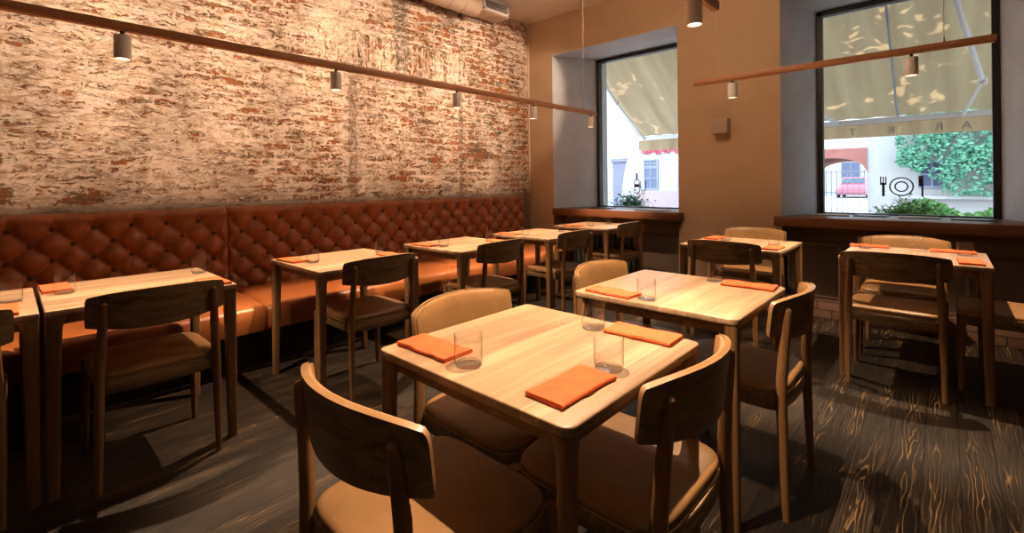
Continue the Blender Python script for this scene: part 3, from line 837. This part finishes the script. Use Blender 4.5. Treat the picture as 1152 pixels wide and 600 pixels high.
# ------------------------------------------------------------------ banquette
def tufted(bm, x0, x1):
    NX_, NZ_ = 168, 66; z0, zt = .44, 1.062
    zr = .97
    def H(x, z):
        u = (x - x0) / .2; w = (z - zr) / .195
        if z <= zr + .0:
            a = u + w; b = u - w
            s1 = abs(sin(pi * a)); s2 = abs(sin(pi * b))
            h_ = (min(s1, s2) * .65 + s1 * s2 * .35) ** .55
        else:
            t = min(1, (z - zr) / .05); a = u + w; b = u - w
            s1 = abs(sin(pi * a)); s2 = abs(sin(pi * b)); d_ = (min(s1, s2) * .65 + s1 * s2 * .35) ** .55
            c_ = abs(sin(pi * u)) ** .30
            h_ = d_ * (1 - t) + (0.25 + .75 * c_) * t
        # button dimple
        best = 9
        for j in range(-1, 7):
            zz = zr - j * .0975
            k = round(u - .5 * (j % 2)) + .5 * (j % 2)
            if j < 0: continue
            best = min(best, sqrt(((u - k) * .2) ** 2 + (z - zz) ** 2))
        h_ *= 1 - math.exp(-(best / .034) ** 2) * .97
        e = min(x - x0, x1 - x)
        h_ *= min(1, .0 + (e / .05)) ** .5 if e > 0 else 0
        return h_
    g = []
    for i in range(NX_ + 1):
        x = x0 + .002 + (x1 - x0 - .004) * i / NX_; row = []
        for j in range(NZ_ + 1):
            z = z0 + (zt - z0) * j / NZ_
            h_ = H(x, z) * .042
            lean = .030 * (z - .44) / .62
            y = 4.055 + lean - h_
            if z > 1.01: y += .05 * ((z - 1.01) / .052) ** 3
            row.append((x, y, z))
        row += [(x, 4.16, 1.068), (x, 4.195, 1.062), (x, 4.195, .44)]
        g.append(row)
    vs = [[bm.verts.new(p) for p in r] for r in g]; n = len(vs[0])
    for i in range(NX_):
        for j in range(n): bm.faces.new((vs[i][j], vs[i][(j + 1) % n], vs[i + 1][(j + 1) % n], vs[i + 1][j]))
    bm.faces.new(vs[0]); bm.faces.new(vs[-1][::-1])
def seat_block(bm, x0, x1):
    yf = 3.265; prof = [(3.40, .275), (yf + .02, .27), (yf + .004, .275), (yf, .30), (yf - .004, .36), (yf, .405), (yf + .010, .425), (yf + .03, .437), (yf + .08, .443), (yf + .3, .452), (yf + .6, .452), (4.04, .44), (4.04, .275)]
    N = 44; rings = []
    for i in range(N + 1):
        u = i / N
        # denser near the ends
        x = x0 + .001 + (x1 - x0 - .002) * (.5 - .5 * cos(pi * u)); e = min(x - x0, x1 - x)
        k = 1 - math.exp(-e / .018); ring = []
        for (y, z) in prof:
            dz = (z - .36) ; zz = z - (1 - k) * .018 * (1 if z > .38 else 0)
            yy = y + (1 - k) * .014 * (1 if y < 3.5 and z > .27 else 0)
            ring.append((x, yy + (.002 * sin(9 * x) if y < 3.5 else 0), zz + (.002 * sin(5 * x + y * 6) if z > .43 else 0)))
        rings.append(ring)
    loft(bm, rings)
def banquette(x0, x1, label, plinth=True):
    t = thing('banquette_section', label, 'banquette', (0, 0, 0), 0, 'tufted leather banquette sections')
    bm = bmesh.new(); tufted(bm, x0, x1); b = link_mesh('tufted_back', bm, M['cognac'], t, angle=80)
    bm = bmesh.new(); seat_block(bm, x0, x1); link_mesh('seat_cushion', bm, M['cognac'], t, angle=60)
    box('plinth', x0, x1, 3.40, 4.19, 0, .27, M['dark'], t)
    # buttons
    first = None
    for j in range(5):
        for k in range(1, 10):
            u = k + (0 if j % 2 == 0 else .5) - (0 if j % 2 == 0 else 1)
            if u < .4 or u > 8.6: continue
            x = x0 + .2 * u; z = .97 - .0975 * j
            y = 4.055 + .030 * (z - .44) / .62 - .004
            if first is None:
                bm = bmesh.new(); bmesh.ops.create_uvsphere(bm, u_segments=14, v_segments=8, radius=.0165, matrix=Matrix.Scale(.5, 4, V(0, 1, 0)))
                first = link_mesh('button', bm, M['button'], b); first.location = (x, y, z)
            else:
                c = first.copy(); COL.objects.link(c); c.location = (x, y, z); c.parent = b
    return t
banquette(-.60, 1.20, 'cognac leather banquette section behind the two leftmost tables')
banquette(1.20, 3.00, 'middle cognac leather banquette section with buttoned back')
banquette(3.00, 4.78, 'farthest cognac leather banquette section, ending at the window corner')
struct(box('baseboard_left', -3.0, 4.80, 3.385, 3.40, 0, .012, M['steel']))

# ------------------------------------------------------------------ outside
M['asphalt'] = plaster('pale paving', (.34, .33, .32), (.40, .39, .375), .9, 4)
struct(box('ground', OX, 70, -40, 60, -.12, 0, M['asphalt']))
def fabric():
    m = bpy.data.materials.new('awning canvas'); m.use_nodes = True; t = m.node_tree; b = t.nodes['Principled BSDF']
    b.inputs['Base Color'].default_value = (.68, .56, .38, 1); b.inputs['Roughness'].default_value = .9
    tr = t.nodes.new('ShaderNodeBsdfTranslucent'); tr.inputs[0].default_value = (.80, .66, .42, 1)
    mx = t.nodes.new('ShaderNodeMixShader'); mx.inputs[0].default_value = .5
    T = NT(m); c = T.coord(); s_ = T.sep(c)
    n = T.noise(T.comb(T.math('MULTIPLY', s_[1], 6), T.math('MULTIPLY', s_[0], .5), 0), 1, 3)
    T.col(T.ramp(n, [(.3, (.40, .29, .19)), (.7, (.50, .385, .26))]))
    t.links.new(T.ramp(n, [(.3, (.29, .19, .105)), (.7, (.44, .31, .17))]), tr.inputs[0])
    t.links.new(b.outputs[0], mx.inputs[1]); t.links.new(tr.outputs[0], mx.inputs[2])
    t.links.new(mx.outputs[0], t.nodes['Material Output'].inputs[0]); return m
M['canvas'] = fabric(); M['alu'] = mat('white awning metal', (.75, .76, .80), .35)
AX0, AZ0, AX1, AZ1 = 5.97, 3.107, 7.60, 2.015; AY0, AY1 = -3.2, 3.86
aw = thing('awning', 'cream canvas awning on folding arms outside the windows', 'awning', (AX0, 0, 0))
bm = bmesh.new(); NYA, NXA = 90, 14; g = []
for i in range(NYA + 1):
    y = AY0 + (AY1 - AY0) * i / NYA; row = []
    for j in range(NXA + 1):
        u = j / NXA; x = (AX1 - AX0) * u; z = AZ0 + (AZ1 - AZ0) * u - .05 * sin(pi * u) * (0.6 + .4 * sin(y * 9)) + .008 * sin(y * 23)
        row.append((x, y, z))
    g.append(row)
top = [[bm.verts.new(p) for p in r] for r in g]; botm = [[bm.verts.new((p[0], p[1], p[2] - .003)) for p in r] for r in g]
for i in range(NYA):
    for j in range(NXA):
        bm.faces.new((top[i][j], top[i + 1][j], top[i + 1][j + 1], top[i][j + 1])); 
bmesh.ops.delete(bm, geom=[v for r in botm for v in r], context='VERTS')
cv = link_mesh('canvas', bm, M['canvas'], aw, angle=80)
L_ = AX1 - AX0
box('front_bar', L_ - .02, L_ + .035, AY0, AY1, AZ1 - .075, AZ1 - .01, M['alu'], aw, .008)
bm = bmesh.new(); NV = 120; rows = []
for i in range(NV + 1):
    y = AY0 + (AY1 - AY0) * i / NV; x = L_ + .012 + .006 * sin(y * 17)
    rows.append([(x, y, AZ1 - .07), (x + .003 * sin(y * 11), y, AZ1 - .16), (x, y, AZ1 - .245 )])
vv = [[bm.verts.new(p) for p in r] for r in rows]
for i in range(NV):
    for j in range(2): bm.faces.new((vv[i][j], vv[i + 1][j], vv[i + 1][j + 1], vv[i][j + 1]))
link_mesh('valance', bm, M['canvas'], aw, angle=80)
box('wall_cassette', -.015, .10, AY0, AY1, AZ0 - .02, AZ0 + .10, M['alu'], aw, .01)
def arm(y0, ye, y1, xe=None):
    bm = bmesh.new(); p0 = V(.10, y0, AZ0 - .12); pe = V(.74 if xe is None else xe, ye, 0); 
    pe.z = AZ0 + (AZ1 - AZ0) * pe.x / L_ - .12
    p1 = V(L_ - .02, y1, AZ1 - .05)
    add_tube(bm, [p0, pe], .028, 12, sx=.6); a = link_mesh('folding_arm', bm, M['alu'], aw)
    bm = bmesh.new(); add_tube(bm, [pe, p1], .022, 12, sx=.6); link_mesh('forearm', bm, M['alu'], a)
    bm = bmesh.new(); add_tube(bm, [pe - V(0, 0, .035), pe + V(0, 0, .035)], .036, 16); link_mesh('elbow_joint', bm, M['alu'], a)
arm(-.06, -.29, -.155, 1.10)
arm(3.80, 3.78, 3.74, .75)
arm(2.2, 1.55, 1.02, .9)
arm(-2.6, -2.4, -2.7, .9)
for ys in (.42, 2.4, -1.7):     # seams / guide webbing under the canvas
    bm = bmesh.new(); N = 12
    pts = [V(L_ * k / N, ys, AZ0 + (AZ1 - AZ0) * k / N - .05 * sin(pi * k / N) * (.6 + .4 * sin(ys * 9)) - .014) for k in range(N + 1)]
    add_tube(bm, pts, .014, 8, sx=.5); link_mesh('guide_rod', bm, mat('grey webbing', (.38, .42, .5), .6) if ys == .42 else bpy.data.materials['grey webbing'], aw)
# lettering painted on the street side of the valance (reads mirrored from inside)
M['letter'] = mat('grey lettering', (.30, .27, .25), .8)
def letter(ch, y, size=.085, parent=aw):
    cu = bpy.data.curves.new('letter', 'FONT'); cu.body = ch; cu.size = size * 1.35; cu.align_x = 'CENTER'; cu.extrude = .0008
    to = bpy.data.objects.new('letter_tmp', cu); COL.objects.link(to)
    bpy.context.view_layer.update(); me = bpy.data.meshes.new_from_object(to.evaluated_get(bpy.context.evaluated_depsgraph_get()))
    bpy.data.objects.remove(to); me.materials.clear(); me.materials.append(M['letter'])
    me.transform(Matrix.Rotation(pi / 2, 4, 'Z') @ Matrix.Rotation(pi / 2, 4, 'X'))
    o = bpy.data.objects.new('letter', me); COL.objects.link(o); o.parent = parent; o.location = (L_ + .022, y, AZ1 - .215); return o
val_t = bpy.data.objects.get('valance')
for ch, y in (('A', -.18), ('R', .05), ('K', .49), ('T', .87)): 
    # letters show through the cloth: one on each face
    o = letter(ch, y, .10); o.location.x = L_ + .002

# buildings over the street
M['cream'] = plaster('cream facade', (.42, .385, .365), (.46, .42, .395), .9, 1.5)
M['pinkbase'] = plaster('pink plinth', (.40, .29, .285), (.43, .32, .31), .9, 1.5)
M['winblue'] = mat('blue grey pane', (.10, .12, .19), .25); M['winframe'] = mat('window frame paint', (.25, .25, .33), .5)
M['shutter'] = mat('lilac roller shutter', (.22, .21, .31), .6)
M['redbrick'] = plaster('red arch paint', (.30, .10, .08), (.36, .14, .11), .9, 3)
M['white'] = mat('white paint', (.60, .60, .60), .6); M['redletter'] = mat('red letters', (.50, .05, .08), .6)
def slat_bump(m, k):
    T = NT(m); s_ = T.sep(T.coord()); T.bump(T.math('SINE', T.math('MULTIPLY', s_[2], k)), .6, .02)
slat_bump(M['shutter'], 75)
b = thing('cafe_building', 'cream building across the street seen through the left window', 'building', (20, 8.5, 0))
box('wall', 0, 5, -3.8, 9, 0, 8, M['cream'], b)
box('base_course', -.05, 0, -3.8, 2.15, 0, .80, M['pinkbase'], b)
def bwin(parent, yc, zc, w, h_, x=0.0):
    f = bmesh.new()
    for (a, b_, c, d_) in ((-w / 2 - .06, -w / 2, -h_ / 2 - .06, h_ / 2 + .06), (w / 2, w / 2 + .06, -h_ / 2 - .06, h_ / 2 + .06), (-w / 2, w / 2, h_ / 2, h_ / 2 + .06), (-w / 2, w / 2, -h_ / 2 - .06, -h_ / 2), (-.02, .02, -h_ / 2, h_ / 2), (-w / 2, w / 2, -.02, .02)):
        add_box(f, x - .05, x + .0, yc + a, yc + b_, zc + c, zc + d_)
    fo = link_mesh('window', f, M['winframe'], parent, smooth=False)
    box('pane', x - .02, x - .002, yc - w / 2, yc + w / 2, zc - h_ / 2, zc + h_ / 2, M['winblue'], fo)
bwin(b, 1.06, 1.38, .56, .88); bwin(b, 1.06, 2.05, .56, .24); bwin(b, -.52, 1.38, .56, .88); bwin(b, -2.6, 1.38, .56, .88)
for yy in (1.06, -.52, -2.6, 4.0): bwin(b, yy, 5.2, .7, 1.2)
sh = box('shutter_door', -.05, 0, 2.25, 2.95, 0, 2.16, M['shutter'], b); box('shutter_box', -.14, 0, 2.18, 3.02, 2.16, 2.32, M['shutter'], sh)
# red script sign
s = thing('shop_sign', 'red script lettering sign on the cream building across the street', 'sign', (19.93, 9.1, 2.42))
random.seed(3)
for k in range(15):
    y = .80 - k * .150; hgt = .20 if k % 4 else .28; pts = []
    for q in range(15):
        a = q / 14 * 2 * pi * 1.15
        pts.append(V(0, y + .062 * cos(a + k) - .02 * q / 14, .14 + hgt * .5 * sin(a) + .03 * k / 15 + (.12 * (q / 14) if k % 3 == 0 else -.08 * (q / 14) if k % 5 == 0 else 0)))
    tube('letter', pts, .024, M['redletter'], s, 6)
# white building with ivy, archway beside it
a = thing('archway_building', 'white building with a red arched passage seen through the right window', 'building', (17, 0, 0))
box('wall', 0, 4, -16, 1.62, 0, 7, M['cream'], a)
box('upper_wall', 0, 4, 1.62, 4.0, 2.10, 7, M['white'], a)
bm = bmesh.new(); n = 20; y0, y1 = 1.62, 3.35; zs = 1.45; outer = []
arcp = [(y1 + (y0 - y1) * k / n, zs + .42 * sqrt(max(0, 1 - (2 * k / n - 1) ** 2))) for k in range(n + 1)]
for p, q in zip(arcp, arcp[1:]): add_prism(bm, [(p[0], p[1]), (q[0], q[1]), (q[0], 2.14), (p[0], 2.14)], -.06, 3.9, 'x')
link_mesh('arch', bm, M['redbrick'], a, smooth=False)
box('pillar', 0, 4, 3.35, 4.6, 0, 2.14, M['redbrick'], a)
bwin(a, .26, 1.35, .42, .62); bwin(a, -1.6, 1.35, .5, .7)
box('ledge', -.25, 0, -16, 1.0, .70, .78, M['cream'], a)
gt = thing('iron_gate', 'thin iron bar gate in the arched passage across the street', 'gate', (16.9, 2.45, 0))
M['iron'] = mat('grey iron', (.16, .18, .22), .5)
for k in range(13): box('bar', -.012, .012, -.78 + k * .13 - .009, -.78 + k * .13 + .009, .02, 1.5, M['iron'], gt)
for z in (.10, .85, 1.45): box('rail', -.012, .012, -.80, .80, z - .012, z + .012, M['iron'], gt)
c = thing('courtyard_building', 'pale building closing the courtyard behind the arched passage', 'building', (46, 0, 0))
box('wall', 0, 3, -6, 24, 0, 9, M['cream'], c)
for yy in (3.0, 5.4, 7.8): bwin(c, yy, 4.6, 1.1, 1.5); bwin(c, yy, 1.9, 1.1, 1.3)
# car in the courtyard
M['carred'] = mat('pinkish red car paint', (.62, .13, .17), .25); M['tyre'] = mat('tyre rubber', (.03, .03, .03), .8); M['carglass'] = mat('car glass', (.10, .13, .18), .08)
car = thing('parked_car', 'pinkish red car parked in the courtyard beyond the arched passage', 'car', (40, 4.45, 0), 0)
bm = bmesh.new(); rings = []
for (x, w, zt_, zb) in ((-1.95, .70, .62, .34), (-1.85, .80, .80, .24), (-1.2, .85, .90, .20), (-.6, .86, .96, .20), (.6, .86, .97, .20), (1.3, .85, .95, .20), (1.85, .80, .86, .26), (1.95, .70, .70, .36)):
    rings.append([(x, -w, zb), (x, -w, (zb + zt_) / 2), (x, -w * .92, zt_), (x, w * .92, zt_), (x, w, (zb + zt_) / 2), (x, w, zb)])
loft(bm, rings); link_mesh('car_body', bm, M['carred'], car, angle=30)
bm = bmesh.new(); rings = []
for (x, w, zt_) in ((-1.15, .76, .93), (-.55, .66, 1.36), (.7, .66, 1.40), (1.4, .74, .95)):
    rings.append([(x, -w, .92), (x, -w * .96, zt_ - .02 if zt_ > 1 else zt_), (x, w * .96, zt_ - .02 if zt_ > 1 else zt_), (x, w, .92)])
loft(bm, rings); cab = link_mesh('cabin', bm, M['carred'], car, angle=30)
bm = bmesh.new(); quad(bm, (-1.13, -.64, .97), (-1.13, .64, .97), (-.62, .56, 1.33), (-.62, -.56, 1.33)); 
bmesh.ops.solidify(bm, geom=bm.faces[:], thickness=-.02); link_mesh('windscreen', bm, M['carglass'], car, smooth=False)
for s in (-1, 1):
    box('headlight', -1.90, -1.84, s * .62 - .12, s * .62 + .12, .60, .72, M['white'], car, .01)
    for x in (-1.25, 1.25):
        bm = bmesh.new(); add_tube(bm, [V(x, s * .70, .31), V(x, s * .88, .31)], .31, 22); link_mesh('wheel', bm, M['tyre'], car)
# closed white parasol
p = thing('closed_parasol', 'closed white parasol standing on the street outside the left window', 'parasol', (13, 6.93, 0))
tube('pole', [V(0, 0, 0), V(0, 0, 2.0)], .022, M['alu'], p)
bm = bmesh.new(); rings = []
for (z, r_) in ((.42, .20), (.6, .21), (1.0, .17), (1.4, .12), (1.7, .07), (1.93, .022)):
    rings.append([(r_ * (1 + .18 * sin(8 * t_)) * cos(t_), r_ * (1 + .18 * sin(8 * t_)) * sin(t_), z) for t_ in [2 * pi * k / 48 for k in range(48)]])
loft(bm, rings); link_mesh('canopy', bm, M['white'], p, angle=80)
bm = bmesh.new(); add_box(bm, -.22, .22, -.22, .22, 0, .06, .01); link_mesh('base', bm, M['alu'], p)

# foliage
def leaf_mat(name, a, b_):
    m = mat(name, a, .5); T = NT(m); n = T.noise(T.coord(), 6, 3); T.col(T.ramp(n, [(.35, a), (.65, b_)])); return m
M['ivy'] = leaf_mat('ivy leaf', (.035, .15, .08), (.13, .34, .20)); M['plant'] = leaf_mat('planter leaf', (.06, .22, .035), (.20, .44, .10))
M['plant2'] = leaf_mat('dark planter leaf', (.03, .12, .06), (.10, .28, .12))
def add_leaf(bm, p, nrm, s, up=V(0, 0, 1), roll=0):
    nrm = nrm.normalized(); t = nrm.cross(up); t = t.normalized() if t.length > 1e-3 else V(1, 0, 0); u = t.cross(nrm)
    t, u = t * cos(roll) + u * sin(roll), u * cos(roll) - t * sin(roll)
    a = p - u * s; b_ = p + t * s * .55 + nrm * s * .15; c_ = p + u * s; d_ = p - t * s * .55 + nrm * s * .15
    v = [bm.verts.new(q) for q in (a, b_, c_, d_)]; bm.faces.new((v[0], v[1], v[2])); bm.faces.new((v[0], v[2], v[3]))
random.seed(11)
bm = bmesh.new()
for k in range(15000):
    y = random.uniform(-3.2, .95); z = random.uniform(.8, 3.4)
    edge = .75 + .35 * sin(z * 4) - .9 * max(0, 1.7 - z) * (1 if y > -.3 else .5)
    edge += .25
    if y > edge or (z < 1.2 and random.random() < .6): continue
    if abs(y - .26) < .22 and abs(z - 1.35) < .28 and random.random() < .8: continue
    cl = sin(y * 5.3 + 1) * sin(z * 6.1) + .5 * sin(y * 13 + z * 9)
    if cl < -.25 and random.random() < .85: continue
    off = .06 + random.random() * .22
    add_leaf(bm, V(16.98 - off, y, z), V(-1, random.uniform(-.8, .8), random.uniform(-.3, 1.0)), random.uniform(.035, .075), roll=random.uniform(-2, 2))
o = link_mesh('climbing_ivy', bm, M['ivy'], None, smooth=False); o.location.x = -.20; tag(o, 'green climbing plant covering the white wall outside the right window', 'climbing plant', kind='stuff')
def planter(loc, w, l, h_, nleaf, spread, lab, m, ph=.30):
    t = thing('window_planter', lab, 'planter', loc, 0, 'planters outside the windows')
    bm = bmesh.new(); add_box(bm, -w / 2, w / 2, -l / 2, l / 2, 0, h_, .01); link_mesh('box', bm, mat('planter box', (.28, .09, .05), .6) if 'planter box' not in bpy.data.materials else bpy.data.materials['planter box'], t)
    bm = bmesh.new()
    for k in range(nleaf):
        y = random.gauss(0, l * spread); x = random.gauss(0, w * .45); z = h_ + abs(random.gauss(0, ph * .5)) - abs(y) * .15
        add_leaf(bm, V(x, y, z), V(random.uniform(-1, .3), random.uniform(-1, 1), random.uniform(.1, 1)), random.uniform(.012, .028), roll=random.uniform(-3, 3))
    link_mesh('foliage', bm, m, t, smooth=False)
    tube('support_leg', [V(0, -l * .35, -loc[2]), V(0, -l * .35, 0)], .015, M['iron'], t, 8); tube('support_leg', [V(0, l * .35, -loc[2]), V(0, l * .35, 0)], .015, M['iron'], t, 8)
planter((6.25, .27, .74), .16, .36, .12, 900, .36, 'planter of bright green leaves just outside the right window', M['plant'], .15)
planter((6.25, 3.30, .76), .16, .26, .12, 900, .42, 'planter of dark green leaves just outside the left window', M['plant2'], .18)
# low hedge right, outside the right window
bm = bmesh.new()
for k in range(2200):
    y = random.uniform(-1.5, .6); add_leaf(bm, V(8.6 + random.uniform(-.15, .15), y, random.uniform(.45, .86 + .10 * sin(y * 7))), V(-1, random.uniform(-1, 1), random.uniform(0, 1)), random.uniform(.03, .055), roll=random.uniform(-3, 3))
hd = link_mesh('foliage', bm, M['plant'], None, smooth=False)
hg = thing('hedge_trough', 'low trough of bright green hedge beyond the right window', 'hedge', (0, 0, 0)); hd.parent = hg
box('trough', 8.42, 8.78, -1.55, .65, 0, .5, M['cream'], hg)
# street tree above the awning: its gaps let dapples of sun on to the canvas
M['bark'] = leaf_mat('bark', (.12, .08, .05), (.2, .14, .09))
tr = thing('street_tree', 'leafy street tree above the awning, seen only by its dappled shade', 'tree', (9.4, -2.2, 0))
tube('trunk', [V(0, 0, 0), V(.05, .05, 2.5), V(-.1, .6, 4.4)], [.16, .13, .09], M['bark'], tr, 12)
bm = bmesh.new()
for k in range(6500):
    y = random.uniform(-2.5, 6.2); x = random.uniform(-2.6, 1.2); z = random.uniform(4.2, 5.4)
    if sin(x * 3.1 + 1) * sin(y * 2.7) > .80: continue
    add_leaf(bm, V(x, y, z), V(random.uniform(-.5, .5), random.uniform(-.5, .5), 1), random.uniform(.10, .17), roll=random.uniform(-3, 3), up=V(0, 1, 0))
link_mesh('crown', bm, M['ivy'], tr, smooth=False)

# ------------------------------------------------------------------ light
w = bpy.data.worlds.new('sky'); sc.world = w; w.use_nodes = True
bg = w.node_tree.nodes['Background']; bg.inputs[0].default_value = (.66, .82, 1.0, 1); bg.inputs[1].default_value = 6
sd = bpy.data.lights.new('sun', 'SUN'); sd.energy = 9; sd.angle = radians(.6); sd.color = (1, .93, .8)
so = bpy.data.objects.new('sun', sd); COL.objects.link(so); so.rotation_euler = V(.50, -.28, 1.0).to_track_quat('Z', 'Y').to_euler()
for G in (G1, G2):
    pd = bpy.data.lights.new('window_portal', 'AREA'); pd.shape = 'RECTANGLE'; pd.size = G[1] - G[0]; pd.size_y = GT - SZ; pd.cycles.is_portal = True
    po = bpy.data.objects.new('window_portal', pd); COL.objects.link(po); po.location = (OX - .02, sum(G) / 2, (GT + SZ) / 2); po.rotation_euler = (0, radians(90), 0)
    po.rotation_euler = V(1, 0, 0).to_track_quat('Z', 'Y').to_euler()
def add_fill_light(kind, loc, energy, radius, color=LAMP, target=None, size=100, blend=.8):
    ld = bpy.data.lights.new('added_fill_light', kind); ld.energy = energy; ld.color = color; ld.shadow_soft_size = radius
    lo = bpy.data.objects.new('added_fill_light', ld); COL.objects.link(lo); lo.location = loc
    if kind == 'SPOT':
        ld.spot_size = radians(size); ld.spot_blend = blend
        lo.rotation_euler = (Vector(target) - Vector(loc)).to_track_quat('-Z', 'Y').to_euler()
# the near track carries one more lamp out of frame, over the nearest table
z3l = 2.12 - .044
spot(1.14, .84, z3l, 'cylinder spotlight over the nearest table, above the photo frame', energy=E1 * 1.15)
for x in (-1.2, -.4, .4, 1.2, 2.0, 2.8, 3.6, 4.3):
    add_fill_light('SPOT', (x, 1.60, 3.38), 225, .04, (1, .73, .52), (x + .05, 4.2, 2.36), 45, .35)  # unseen wash spots below the ceiling, added to brighten the brick
add_fill_light('POINT', (3.1, 1.5, 3.0), 34, .12, (1, .72, .48))  # unseen soft fill, added to lift the ceiling and upper walls
add_fill_light('POINT', (-1.3, -1.0, 2.3), 13, .3, (1, .72, .48))  # unseen weak fill from behind, added to lift the chair backs

# ------------------------------------------------------------------ camera
F, CXP, HZ, CH, YAW, ROLL = 527.9, 559.9, 206.0, 1.235, radians(43.66), radians(.594)
cd = bpy.data.cameras.new('camera'); cam = bpy.data.objects.new('camera', cd); COL.objects.link(cam); sc.camera = cam
cd.sensor_fit = 'HORIZONTAL'; cd.sensor_width = 36; cd.lens = F * 36 / 1152
# principal point (CXP,HZ) must land there; roll turns the picture about it
c_, s_ = cos(ROLL), sin(ROLL)
R = Matrix(((sin(YAW), 0, -cos(YAW)), (-cos(YAW), 0, -sin(YAW)), (0, 1, 0)))   # columns: right, up, back
R = R @ Matrix.Rotation(-ROLL, 3, 'Z')
cam.matrix_world = Matrix.Translation((0, 0, CH)) @ R.to_4x4()
cd.shift_x = (576 - CXP) / 1152; cd.shift_y = -(300 - HZ) / 1152
cd.clip_start = .02; cd.clip_end = 300

sc.view_settings.view_transform = 'Standard'; sc.view_settings.look = 'None'
sc.view_settings.exposure = 0.0; sc.view_settings.gamma = 1; sc.view_settings.use_curve_mapping = False
sc.cycles.use_denoising = True
try: sc.cycles.denoiser = 'OPENIMAGEDENOISE'
except Exception: pass
sc.cycles.max_bounces = 10; sc.cycles.diffuse_bounces = 3; sc.cycles.transparent_max_bounces = 24; sc.cycles.sample_clamp_indirect = 8
sc.cycles.caustics_reflective = False; sc.cycles.caustics_refractive = False
